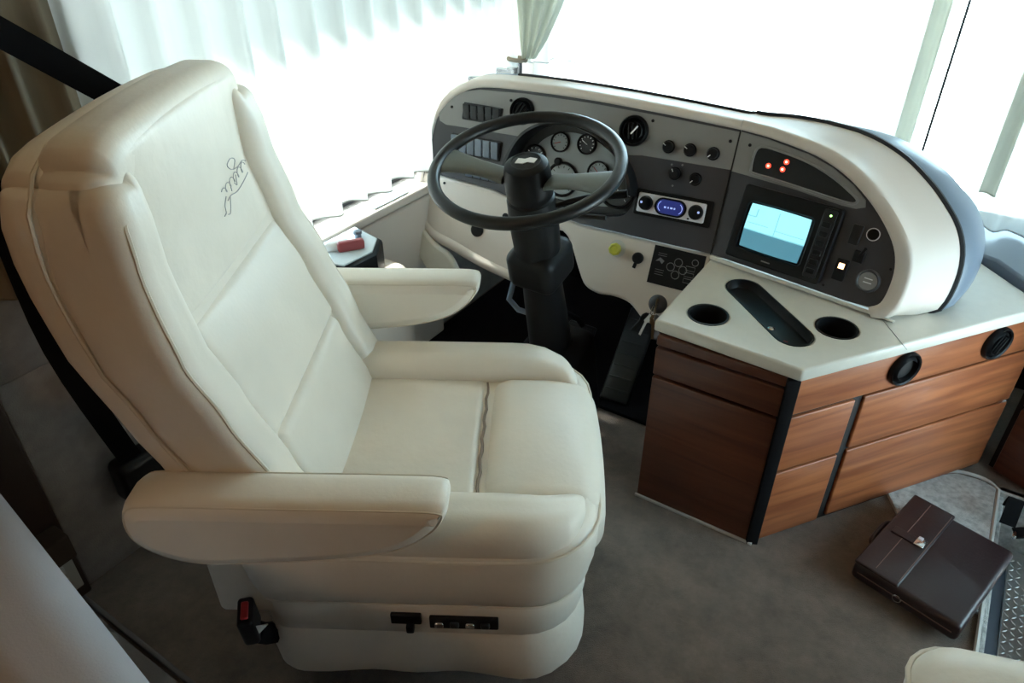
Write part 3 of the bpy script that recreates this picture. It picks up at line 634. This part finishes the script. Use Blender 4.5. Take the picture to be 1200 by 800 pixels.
ob('emblem', plate([(-.024, -.008), (-.006, -.012), (.004, -.006), (.020, -.010), (.026, .006), (.010, .012), (-.002, .007), (-.018, .011)], M['white'], .002, .0005, z0=.0125), whl, Matrix.Rotation(R(25), 4, 'Z'), label='white hub emblem')
ob('hub_ring', tube([(.034 * math.cos(a), .034 * math.sin(a), .0125) for a in [k * math.pi / 18 for k in range(36)]], .0012, M['rubber'], closed=True, seg=5), whl)
colm = root('steering_column', 'black steering column with stalk running from wheel to footwell', 'column', WM)
ob('upper_shroud', lathe([(.058, -.24), (.060, -.16), (.057, -.085), (.050, -.078)], M['black'], 32), colm)
ob('turn_stalk', tube(cr([(.05, .02, -.11), (.11, .06, -.10), (.20, .10, -.09)], n=4), .0065, M['black'], seg=8, fn_r=lambda t: .006 + .004 * t), colm)
ob('turn_stalk', tube(cr([(.05, -.01, -.12), (.12, .02, -.12), (.18, .03, -.115)], n=4), .0055, M['satin'], seg=8), colm)
ob('lower_shroud', rbox(.135, .14, .11, .028, M['black'], 3, k=3, center=(.0, .005, -.285)), colm)
ob('shaft_cover', lathe([(.060, -.60), (.056, -.45), (.052, -.36), (.052, -.33)], M['black'], 24), colm)
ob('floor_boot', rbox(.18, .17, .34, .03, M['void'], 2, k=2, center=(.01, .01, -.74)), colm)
ob('tilt_lever', tube([(-.07, -.02, -.34), (-.095, -.03, -.42), (-.07, -.03, -.45), (.0, -.02, -.46)], .008, M['vinyl'], seg=8), colm, label='blue grey tilt lever')

# pedals
def pedal(x, y, z, w, h, rx, label, rz=0):
    p = root('pedal', label, 'pedal', TR(x, y, z, rx=rx, rz=rz))
    ob('pad', rbox(w, h, .018, .008, M['satin'], 3, k=2), p)
    for i in range(7): ob('rib', box(w * .8, .005, .003, M['rubber'], .001, c=(0, -h * .38 + i * h * .126, .010)), p)
    ob('arm', tube([(0, h * .4, -.01), (0, h * .55, .07), (0, h * .5, .25)], .010, M['void'], seg=8), p)
    return p
pedal(-.78, 1.93, .12, .10, .34, 38, 'long black accelerator pedal to the right of the column', rz=6)
pedal(-1.02, 2.02, .06, .11, .10, 50, 'small black brake pedal left of the column in the footwell')

# ------------------------------------------------------------------ wooden console cabinet
cab = root('console_cabinet', 'cherry wood drawer cabinet under the cream countertop', 'cabinet', T((-.195, 1.475, 0)))
E0 = Vector((.585, .811)); FN = Vector((.811, -.585))
core = [(-.332, .012), (-.012, .012), (.008, .018), (.467, .655), (.46, .80), (-.332, .80)]
ob('carcass', plate(core, M['groove'], .462, 0, z0=0), cab)
def fl_(name, x0, x1, z0, z1, m=M['wooddark_shaded']):   # slab on the left face; its shade is put into the darker wood
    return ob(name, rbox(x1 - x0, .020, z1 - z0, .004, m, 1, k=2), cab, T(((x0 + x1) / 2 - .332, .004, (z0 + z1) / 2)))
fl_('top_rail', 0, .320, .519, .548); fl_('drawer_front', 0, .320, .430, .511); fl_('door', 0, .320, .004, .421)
FR = frame((0, 0, 0), (E0.x, E0.y, 0), (0, 0, 1))
def fr_(name, x0, x1, z0, z1, m=M['wood']):
    o = ob(name, rbox(x1 - x0, z1 - z0, .020, .004, m, 2, k=2), cab, FR @ T(((x0 + x1) / 2, (z0 + z1) / 2, -.006))); return o
fr_('top_rail', .016, .86, .434, .548)
fr_('drawer_front', .016, .214, .252, .425); fr_('drawer_front', .016, .214, .006, .244)
fr_('drawer_front', .242, .812, .258, .427); fr_('drawer_front', .242, .812, .012, .250)
for x in (.338, .645): ball_vent(cab, FR @ T((x, .490, .004)), .047, louvre=(x > .5))
ob('base_strip', box(.34, .006, .008, M['trimwhite'], .001), cab, T((-.165, -.010, .004)))
ob('shadow_gap', box(.03, .03, .545, M['void'], .002), cab, TR(-.002, .006, .2725, rz=27))

top = root('countertop', 'cream solid countertop with two cup holders and a coin tray', 'countertop', T((-.195, 1.475, .55)))
cto = [(-.346, .005), (.012, -.013), (.020, -.010), (.57, .752), (.535, .782), (.458, .675), (.41, .648), (.285, .785), (.28, .98), (-.346, .98)]
cups = [(-.245, .097), (.037, .208)]; tr0, tr1 = (-.213, .275), (-.042, .118)
ob('slab', plate(cto, M['counter'], .034, .006, [circ(x, y, .049) for x, y in cups] + [stadium(tr0, tr1, .046)], angle=50), top)
for x, y in cups:
    c = ob('cup_holder', lathe([(.0, -.075), (.043, -.075), (.047, -.02), (.0485, .031), (.051, .0345), (.046, .0345), (.0445, -.02), (.040, -.072), (0, -.072)], M['satin'], 36), top, T((x, y, 0)))
tray = ob('coin_tray', loft([[Vector((a, b, z)) for a, b in stadium(tr0, tr1, r)] for r, z in ((.048, .0345), (.044, .0345), (.042, .012), (.040, .010))], M['satin'], cap1=True), top)
ob('tray_liner', plate(stadium(tr0, tr1, .038), M['satin'], .002, 0, z0=.0105), tray)
ob('chrome_button', lathe([(.009, 0), (.009, .003), (.005, .004), (.004, .001), (0, .001)], M['chrome'], 18), tray, T((-.100, .150, .0125)))
ob('red_mark', box(.010, .003, .001, M['red'], .0003), tray, T((-.055, .115, .0128)))
ob('joint', box(.001, .16, .001, M['bubble'], .0002), top, TR(.150, .265, .0344, rz=54 - 20))

# second wooden cabinet at the right edge
c2 = root('entry_cabinet', 'dark wooden cabinet at the right edge beyond the entry step', 'cabinet', T((.312, 2.138, 0)))
A = frame((0, 0, 0), (.89, -.456, 0), (0, 0, 1))
ob('carcass', plate([(.0, .02), (.14, -.055), (.54, -.055), (.54, .45), (.30, .45), (.02, .06)], M['groove'], .53), c2)
for x0, x1, z0, z1 in ((.012, .30, .012, .24), (.012, .30, .25, .43), (.012, .30, .44, .53)):
    ob('drawer_front', rbox(x1 - x0, z1 - z0, .020, .004, M['wooddark_shaded'], 1, k=2), c2, A @ T(((x0 + x1) / 2, (z0 + z1) / 2, -.002)))
# low passenger dash pad
pd = solo(ob('passenger_dash', plate([(.05, 2.27), (.13, 2.24), (.218, 2.132), (.262, 2.158), (.35, 2.27), (.85, 2.36), (.85, 2.60), (.05, 2.60)], M['vinyl'], .07, .012, z0=.535)), 'slate blue dash pad at the right edge beyond the countertop', 'dashboard')

# ------------------------------------------------------------------ driver seat
SM = TR(-.826, .89, 0, rz=31)
seat = root('driver_seat', 'cream leather captain seat with two armrests turned towards the aisle', 'seat', SM)
def plan(u0, u1, hv, r, n=6, rb=None):
    rb = rb or r; out = []
    for cxx, cyy, a0, rr in ((u1 - r, hv - r, 0, r), (u0 + rb, hv - rb, 90, rb), (u0 + rb, -hv + rb, 180, rb), (u1 - r, -hv + r, 270, r)):
        for i in range(n + 1): a = R(a0 + 90 * i / n); out.append((cxx + rr * math.cos(a), cyy + rr * math.sin(a)))
    # refine long straights
    res = []; N = len(out)
    for i in range(N):
        a = Vector(out[i]); b = Vector(out[(i + 1) % N]); k = max(1, int((b - a).length / .03))
        for j in range(k): res.append(a.lerp(b, j / k))
    return res
def planring(u0, u1, hv, r, z, wob=0, zw=0, ph=0.):
    o = plan(u0, u1, hv, r, rb=.06); cxx = (u0 + u1) / 2; res = []
    for p in o:
        an = math.atan2(p.y, p.x - cxx); w = 1 + wob * (math.sin(an * 5 + ph) + .6 * math.sin(an * 9 + 1)); res.append(Vector((cxx + (p.x - cxx) * w, p.y * w, z + zw * math.sin(an * 4 + 2))))
    return res
# all plan rings share one outline size so that they loft
def prings(spec): 
    base = plan(-.29, .37, .30, .13, rb=.06); cxx = .04; res = []
    for s, z, wob, zw in spec:
        rr = []
        for p in base:
            an = math.atan2(p.y, p.x - cxx); w = 1 + s + wob * (math.sin(an * 6) + .6 * math.sin(an * 11 + 1)); up_ = .012 * max(0, min(1, (p.x - .08) / .26)) ** 2 if z > .43 else 0
            rr.append(Vector((cxx + (p.x - cxx) * w, p.y * w, z + up_ + zw * (math.sin(an * 4 + 2) + .5 * math.sin(an * 9)))))
        res.append(rr)
    return res
ob('skirt', loft(prings([(-.02, .105, .010, .008), (.000, .12, .010, .006), (.005, .16, .007, 0), (-.01, .21, .004, 0), (-.035, .245, 0, 0), (-.05, .25, 0, 0)]), M['leather_wrinkle'], angle=180), seat, label='gathered cream leather skirt')
ob('lower_band', loft(prings([(-.05, .235, 0, 0), (-.020, .245, 0, 0), (-.004, .30, 0, 0), (-.004, .33, 0, 0), (-.03, .34, 0, 0)]), M['leather'], angle=180), seat)
ob('side_panel', loft(prings([(-.03, .335, 0, 0), (.010, .345, 0, 0), (.034, .39, 0, 0), (.046, .44, 0, 0), (.042, .478, 0, 0), (-.03, .500, 0, 0)]), M['leather'], angle=180, cap1=True), seat)
ob('piping', tube(prings([(.044, .478, 0, 0)])[0], .0035, M['piping'], closed=True, seg=6), seat)
ob('piping', tube(prings([(.002, .339, 0, 0)])[0], .003, M['piping'], closed=True, seg=6), seat)
ob('pedestal', box(.40, .38, .24, M['void'], .01, c=(.02, 0, .12)), seat)
def crown(p, cxx, cyy, hx, hy, z, a):
    if p.z < z: return p
    return Vector((p.x, p.y, p.z + a * max(0, 1 - ((p.x - cxx) / hx) ** 2) * max(0, 1 - ((p.y - cyy) / hy) ** 2)))
# rear cushion pad, thigh roll, side bolsters
ob('seat_cushion', rbox(.362, .41, .12, .022, M['leather_wrinkle'], 10, k=4, center=(-.035, 0, .450), fn=lambda p: crown(p, -.035, 0, .19, .21, .46, .014)), seat)
def roll(p):
    q = crown(p, .26, 0, .13, .22, .46, .012); d = max(0, q.x - .27); return Vector((q.x + .010 * (1 - (q.y / .22) ** 2) * (q.x > .3), q.y, q.z - 1.0 * d * d * (q.z > .42)))
ob('thigh_roll', rbox(.245, .43, .165, .055, M['leather'], 9, k=5, center=(.272, 0, .440), fn=roll), seat)
for sgn in (-1, 1):
    def bo(p, sgn=sgn):
        t = (p.x + .20) / .60; fall = max(0, p.x - .20); z = p.z
        if z > .47: z = z - 1.25 * fall * fall - .02 * max(0, -p.x - .05)
        fx = min(.128, max(0, p.x - .24)); yy = p.y * (.17 + 1.05 * math.sqrt(.0169 - fx * fx)) / .3065
        return Vector((p.x, yy, z))
    ob('seat_bolster', rbox(.565, .118, .105, .045, M['leather'], 12, k=5, center=(.080, sgn * .250, .508), fn=bo), seat)
ob('crease_stitch_shade', tube([(.1465 + .002 * math.sin(i * 1.9), -.19 + .02 * i, .504 + .006 * math.sin(i * math.pi / 19)) for i in range(20)], .0035, M['thread'], seg=5), seat)  # dark line for the stitches and the shade deep in the crease
# backrest -------------------------------------------------------
UC = [(.42, -.125), (.50, -.145), (.65, -.205), (.80, -.262), (.90, -.305), (1.05, -.335), (1.13, -.333), (1.25, -.325)]
HW = [(.42, .285), (.55, .300), (.80, .305), (.95, .302), (1.05, .292), (1.12, .290), (1.24, .286)]
def corner(v, z, hw, zt, Rr):
    av = abs(v); qx = av - (hw - Rr); qz = z - (zt - Rr)
    if qx > 0 and qz > 0:
        k = max(qx, qz) / math.hypot(qx, qz); qx *= k; qz *= k; return math.copysign(hw - Rr + qx, v), zt - Rr + qz
    return v, z
def bd(zt=1.215, hw0=.305, Rr=.085, bulge=0, wav=0.):
    def f(p):
        v, z = corner(p.y, p.z, hw0, zt, Rr); v *= interp(HW, z) / .305
        z2 = z + .014 * (1 - (v / .30) ** 2) * max(0, (z - .95) / .25)      # arched top
        u = interp(UC, z) + p.x
        if wav: u += wav * noise.noise(Vector((v * 9, z * 9, 1)))
        return Vector((u, v, z2))
    return f
ob('backrest_shell', rbox(.075, .635, .80, .035, M['leather'], 14, k=4, center=(-.118, 0, .80), fn=bd(1.20, .3175, .10)), seat)
ob('backrest_cushion', rbox(.115, .590, .80, .040, M['leather'], 16, k=5, center=(-.052, 0, .815), fn=bd(1.215, .3025, .085)), seat)
def panel(y0, y1, z0, z1, th, t0, r, bul, name, m='leather'):
    cyy, cz = (y0 + y1) / 2, (z0 + z1) / 2; g = bd()
    def f(p):
        if p.x > t0 + th / 2:
            p = Vector((p.x + bul * max(0, 1 - ((p.y - cyy) / ((y1 - y0) / 2)) ** 2) * max(0, 1 - ((p.z - cz) / ((z1 - z0) / 2)) ** 2), p.y, p.z))
        return g(p)
    return ob(name, rbox(th, y1 - y0, z1 - z0, r, M[m], 9, k=4, center=(t0 + th / 2, cyy, cz), fn=f), seat)
panel(-.232, .232, .905, 1.200, .040, -.036, .020, .018, 'headrest_panel', 'leather_wrinkle')
panel(-.215, .225, .675, .905, .040, -.026, .018, .014, 'middle_panel')
panel(-.205, .215, .455, .675, .040, -.022, .018, .016, 'lumbar_panel')
for sgn in (-1, 1):
    g = bd()
    def wing(p, sgn=sgn):
        top = max(0, (p.z - 1.06) / .12); x = p.x
        if x > -.03: x = x - .026 * min(1, top) ** 1.5
        v = p.y + sgn * .012 * math.sin((p.z - .45) * 4) - sgn * .01 * top
        return g(Vector((x, v, p.z)))
    ob('back_wing', rbox(.146, .100, .725, .034, M['leather'], 18, k=4, center=(-.035, sgn * .259, .8125), fn=wing), seat)
    pth = []
    for i in range(36):
        z = .47 + .68 * i / 35; top = max(0, (z - 1.06) / .12); x = .036 - .026 * min(1, top) ** 1.5; cl_in = max(0, (z - 1.10) / .05)
        pth.append(g(Vector((x - .007, sgn * (.297 + .012 * math.sin((z - .45) * 4) - .01 * top - .035 * cl_in ** 2), z))))
    ob('piping', tube(pth, .0035, M['piping'], seg=6), seat)
g = bd(1.20, .3175, .10)
pth = []
for i in range(60):
    s = -1 + 2 * i / 59
    a = s * math.pi / 2
    if abs(s) < .35: v, z = s / .35 * .235, 1.20
    else:
        t = (abs(s) - .35) / .65
        if t < .15: an = t / .15 * math.pi / 2; v, z = math.copysign(.2185 + .10 * math.sin(an), s), 1.10 + .10 * math.cos(an)
        else: v, z = math.copysign(.3185, s), 1.10 - (t - .15) / .85 * .66
    gg_ = bd(9, 9, .1); pth.append(gg_(Vector((-.100, v * .990, z - .002))))
ob('piping', tube(pth, .0035, M['piping'], seg=6), seat)
# seam threads
g = bd(9, 9, .1)
for z, y0, y1 in ((.905, -.215, .225), (.675, -.21, .22)):
    ob('seam_thread', tube([g(Vector((.000, y0 + (y1 - y0) * i / 14, z + .002 * math.sin(i * 2)))) for i in range(15)], .0018, M['thread'], seg=4), seat)
# embroidery: a slanted scrawl with a long underline and leaping strokes
em = []
for i in range(60):
    t = i / 59; y = .150 - .125 * t; z = 1.035 + .012 * math.sin(t * 34) * (1 - .3 * t) + .012 * (1 - t)
    em.append((y + .006 * math.cos(t * 34), z))
strokes = [em, [(.165, 1.052), (.150, 1.062), (.120, 1.058), (.09, 1.066), (.075, 1.086), (.095, 1.095), (.115, 1.082), (.10, 1.06)], [(.155, 1.022), (.12, 1.012), (.08, 1.006), (.05, 1.012), (.03, 1.008)],
           [(.03, 1.02), (.012, 1.005), (.005, .988), (-.006, .985)], [(.045, 1.012), (.03, .99), (.018, .978), (.01, .98)], [(.10, 1.045), (.09, 1.02), (.083, 1.03)], [(.065, 1.045), (.06, 1.018)]]
for st_ in strokes:
    ob('embroidery', tube([g(Vector((.0235, .095 + (y - .085) * .98, 1.032 + (z - 1.036) * .62))) for y, z in [tuple(p.to_2d()) for p in cr([(a, b, 0) for a, b in st_], n=4)]], .0009, M['stitch'], seg=4), seat)
# armrests -------------------------------------------------------
prof = cr([(-.405, .655, 0), (-.40, .61, 0), (-.36, .572, 0), (-.29, .553, 0), (-.18, .560, 0), (-.05, .575, 0), (.04, .600, 0), (.095, .640, 0), (.120, .682, 0), (.105, .700, 0), (.02, .702, 0), (-.15, .700, 0), (-.34, .698, 0), (-.39, .688, 0)], closed=True, n=4)
AR = Matrix(((1, 0, 0, 0), (0, 0, -1, 0), (0, 1, 0, 0), (0, 0, 0, 1)))   # xy profile to u,z ; extrude along -v
for sgn in (-1, 1):
    o = ob('armrest', plate([tuple(p.to_2d()) for p in prof], M['leather'], .098, .028, angle=60), seat, T((0, sgn * .354 + .049, 0)) @ AR)
    for dz in (.0085, .0895):
        ob('armrest_piping', tube([(p.x, p.y, dz) for p in offset([p.to_2d() for p in prof], .0075, True)], .0015, M['piping'], closed=True, seg=6), o)
ob('armrest_pivot', tube([(-.30, -.30, .62), (-.30, -.40, .62)], .022, M['black'], seg=12), seat); ob('armrest_pivot', tube([(-.30, .30, .62), (-.30, .40, .62)], .022, M['black'], seg=12), seat)
ob('back_bracket', rbox(.14, .04, .26, .015, M['leather'], 2, center=(-.29, -.275, .42)), seat)
# power switches in the lower band
sp_ = ob('switch_plate', rbox(.135, .010, .032, .003, M['black'], 1, k=2), seat, TR(.125, -.302, .292, rx=0))
ob('switch_plate', rbox(.060, .010, .028, .003, M['black'], 1, k=2), seat, TR(.012, -.302, .300))
for i in range(4): ob('seat_switch', rbox(.018, .010, .014, .004, M['satin'] if i % 2 else M['chrome'], 1, k=2), sp_, T((-.048 + i * .030, -.007, 0)))
ob('toggle', rbox(.016, .016, .020, .004, M['black'], 1, k=2), seat, T((.020, -.309, .280)))
# buckle on its stalk
bk = ob('seat_belt_buckle', rbox(.030, .060, .085, .008, M['black'], 2, k=3), seat, TR(-.285, -.33, .315, rx=10, rz=15), label='black buckle with red button')
ob('red_button', rbox(.014, .036, .012, .003, M['red'], 1, k=2, center=(0, 0, .040)), bk)
ob('buckle_tag', plate([(0, 0), (.022, 0), (.0, -.03)], M['white'], .002), bk, TR(.016, -.02, .015, rx=90))
ob('buckle_stalk', tube([(0, 0, -.04), (.01, .02, -.10), (.05, .06, -.18), (.10, .10, -.22)], .022, M['void'], seg=8), bk)

# ------------------------------------------------------------------ seat belt on the left wall
def strap(pts, w, side, name, parent=None, th=.0022, m=M['strap']):
    P = [Vector(p) for p in pts]; rings = []
    for i, p in enumerate(P):
        a = P[max(i - 1, 0)]; b = P[min(i + 1, len(P) - 1)]; t = (b - a).normalized(); s_ = Vector(side); s_ = (s_ - t * s_.dot(t)).normalized(); n = t.cross(s_)
        rings.append([p + s_ * w / 2 + n * th / 2, p + s_ * w / 2 - n * th / 2, p - s_ * w / 2 - n * th / 2, p - s_ * w / 2 + n * th / 2])
    return ob(name, loft(rings, m, cap0=True, cap1=True, angle=30), parent)
belt = root('seat_belt', 'black shoulder belt at left running from pillar to wall retractor', 'seat belt', T((-1.5, .6, .25)))
dr = Vector((-1.47, .526, 1.392)); W2L = T((1.5, -.6, -.25))
o = strap(cr([dr, (-1.43, .68, 1.25), (-1.39, .84, 1.10), (-1.37, .95, .99), (-1.40, .99, .80), (-1.42, .99, .45)], n=4), .050, (0, .55, .75), 'shoulder_strap', belt); o.matrix_local = W2L
o = strap(cr([dr, (-1.49, .545, .98), (-1.49, .548, .68), (-1.50, .600, .37), (-1.51, .62, .30)], n=4), .050, (.25, 1, 0), 'lower_strap', belt); o.matrix_local = W2L
ob('retractor', rbox(.07, .13, .12, .02, M['satin'], 2, k=3, center=(-1.512, .63, .255)), belt, W2L)
ob('anchor_loop', rbox(.03, .09, .05, .012, M['black'], 2, k=3, center=(-1.49, .526, 1.40)), belt, W2L)

# ------------------------------------------------------------------ side console with control box
sc_ = solo(ob('side_console', rbox(.22, .40, .51, .05, M['cream'], 4, k=4, center=(-1.43, 1.30, .255))), 'cream moulded side console between seat and driver window', 'console')
cb = root('control_box', 'glossy black control box with a reflection painted pale on top and red lever beside driver window', 'control box', T((-1.40, 1.31, .515)))
bt = [(-.085, -.085), (-.005, -.125), (.08, -.10), (.09, .02), (.04, .10), (-.085, .125)]
ob('housing', plate(bt, M['black'], .100, .014), cb)
ob('top_plate', plate([(x * .86, y * .86) for x, y in bt], M['panelblue'], .006, .002, z0=.098), cb, label='top plate painted pale for its reflection')  # pale blue stands for the reflection on the dark box
ob('lever', rbox(.030, .070, .026, .008, M['white'], 1, k=2), cb, TR(-.015, -.025, .114, rz=-35))
ob('red_lever', rbox(.024, .075, .030, .008, M['swred'], 1, k=2), cb, TR(.020, -.005, .116, rz=-35))
ob('joystick', lathe([(.010, 0), (.010, .010), (.013, .014), (.011, .022), (0, .024)], M['vinyl'], 16), cb, T((-.015, .060, .103)))
ob('side_knob', lathe([(.018, 0), (.018, .016), (.014, .020), (0, .020)], M['black'], 16), cb, T((-.065, -.10, .098)))
# folded paper on the sill
pp = solo(ob('paper_sheet', rbox(.05, .16, .004, .001, M['panelblue'], 1, k=1)), 'small pale blue sheet lying on the window sill by the dashboard', 'paper'); pp.matrix_world = TR(-1.525, 1.62, .623, rz=0)

# ------------------------------------------------------------------ briefcase
bc = root('briefcase', 'dark oxblood leather briefcase lying flat on the floor at right', 'briefcase', frame((.05, 1.49, .012), (.249, -.078, 0), (.075, .32, 0)))
bw, bh = .258, .335
ob('body', rbox(bw, bh, .055, .014, M['burg'], 4, k=4, center=(bw / 2, bh / 2, .0285)), bc)
ob('flap', rbox(bw * .42, bh * 1.005, .010, .005, M['burg'], 4, k=3, center=(bw * .21, bh / 2, .060)), bc)
for x in (.185, .40): ob('stitch_line', tube([(bw * x, .012, .0652), (bw * x, bh - .012, .0652)], .0011, M['seam'], seg=4), bc)
ob('stitch_line', tube([(.008, .012, .063), (.008, bh - .012, .063)], .0011, M['seam'], seg=4), bc)
ob('clasp_strap', rbox(.075, .028, .006, .003, M['burg'], 2, k=2, center=(.055, bh * .50, .066)), bc)
ck = ob('clasp', rbox(.024, .030, .006, .002, M['chrome'], 1, k=2, center=(.086, bh * .50, .069)), bc, label='chrome clasp')
ob('clasp_button', rbox(.012, .010, .004, .001, M['silver'], 1, k=1, center=(.082, bh * .50 + .012, .073)), ck)
hd = ob('handle', tube(cr([(-.002, bh * .34, .03), (-.011, bh * .40, .03), (-.012, bh * .60, .03), (-.002, bh * .66, .03)], n=5), .007, M['burg'], seg=8), bc)
ob('side_ring', tube([(bw * .45 + .010 * math.cos(a), -.003, .028 + .010 * math.sin(a)) for a in [k * math.pi / 6 for k in range(12)]], .0015, M['chrome'], closed=True, seg=5), bc)
o = ob('zip', tube([(.015, -.0005, .030), (bw - .015, -.0005, .030)], .0018, M['seam'], seg=4), bc)
# black shoulder strap with clip on the step edge
sb = root('bag_strap', 'black webbing strap with metal clip draped over the step edge', 'strap', T((.37, 1.90, .0)))
o = strap(cr([(.0, -.02, .03), (.0, .01, .075), (.002, .03, .085), (.004, .06, .05), (.006, .08, .014)], n=4), .038, (1, 0, 0), 'webbing', sb, .004)
ob('clip', rbox(.010, .022, .012, .003, M['chrome'], 1, k=2, center=(.018, -.05, .03)), sb)
o = strap(cr([(.02, -.03, .02), (.06, -.02, .03), (.10, -.05, .012), (.12, -.10, -.08)], n=4), .036, (.2, 1, .2), 'webbing', sb, .004)

# ------------------------------------------------------------------ passenger seat (only its corner shows)
ps = root('passenger_chair', 'cream leather passenger chair with rounded cushion at the bottom right', 'seat', TR(.452, .735, 0, rz=18))
ob('seat_cushion', rbox(.52, .50, .15, .07, M['leather'], 8, k=6, center=(0, 0, .525), fn=lambda p: crown(p, 0, 0, .26, .25, .55, .02)), ps)
ob('side_panel', rbox(.49, .47, .18, .06, M['leather'], 4, k=4, center=(0, 0, .38)), ps)
ob('piping', tube([(a, b, .545) for a, b in rrect(0, 0, .523, .503, .07)], .004, M['piping'], closed=True, seg=6), ps)
ob('pedestal', box(.3, .26, .30, M['black'], .01, c=(-.04, -.14, .15)), ps)
ob('backrest', rbox(.52, .13, .62, .06, M['leather'], 6, k=4, center=(.0, -.30, .84)), ps)

# ------------------------------------------------------------------ sofa arm, wall end panel, outlet, clutter
so_ = root('sofa', 'grey beige sofa arm in the bottom left corner', 'sofa', TR(-1.02, -.045, 0, rz=-8))
def arm_fn(p): return Vector((p.x, p.y - .0 * p.x, p.z + .015 * math.sin((p.x) * 3)))
ob('arm', rbox(1.00, .15, .66, .055, M['sofa'], 6, k=5, center=(.0, .21, .43)), so_)
ob('seam', tube([(-.47, .262, .745), (.46, .262, .745)], .0025, M['piping'], seg=5), so_)
ob('seat_cushion', rbox(.86, .75, .16, .05, M['sofa'], 4, k=4, center=(.07, -.26, .40)), so_)
ob('base', box(.84, .72, .30, M['void'], .01, c=(.07, -.24, .15)), so_)
pl = solo(ob('throw_pillow', rbox(.30, .30, .10, .05, mat('dark_patterned_cloth', (.06, .06, .07), .8, var=(30, .9, 2)), 6, k=5)), 'dark patterned pillow behind the sofa arm at bottom left', 'pillow'); pl.matrix_world = TR(-.90, -.02, .66, rx=68)
ep = ob('trim_7', rbox(.04, .46, 1.2, .006, mat('near_black_wood', (.035, .018, .012), .5), 2, k=2, center=(-1.53, .19, .62))); struct(ep, 'dark wooden end panel beside the outlet')
ou = root('outlet_cover', 'almond electrical cover plate low on the dark wooden panel', 'outlet', T((-1.507, .37, .118)))
ob('plate', rbox(.008, .075, .118, .003, M['almond'], 1, k=2), ou)
for z in (-.02, .02): ob('socket', rbox(.004, .028, .026, .004, M['trimwhite'], 1, k=2, center=(.005, 0, z)), ou)
for z in (-.02, .02): ob('slot', box(.002, .004, .010, M['black'], .0004, c=(.0078, .005, z)), ou)
bb = solo(ob('brown_box', rbox(.06, .11, .07, .006, mat('brown_card', (.05, .03, .02), .8), 1, k=2, center=(-1.478, .352, .235))), 'small brown box above the outlet cover', 'box')
V = []; F = []; n = 16
for j in range(n + 1):
    for i in range(n + 1):
        x = i / n - .5; y = j / n - .5; r2 = max(0, 1 - 3.4 * (x * x + y * y)); V.append((x * .26 * (1 - .8 * y * y), y * .15 * (1 - .9 * x * x), .03 + .05 * r2 + .035 * noise.noise(Vector((x * 9, y * 9, 2))) - .01))
for j in range(n):
    for i in range(n): a = j * (n + 1) + i; F.append((a, a + 1, a + n + 2, a + n + 1))
cl_ = solo(ob('crumpled_cloth', mesh_from(V, F, M['cloth'], True, 180)), 'crumpled grey cloth on the floor between outlet and sofa arm', 'cloth'); cl_.matrix_world = TR(-1.34, .30, .0, rz=-15)
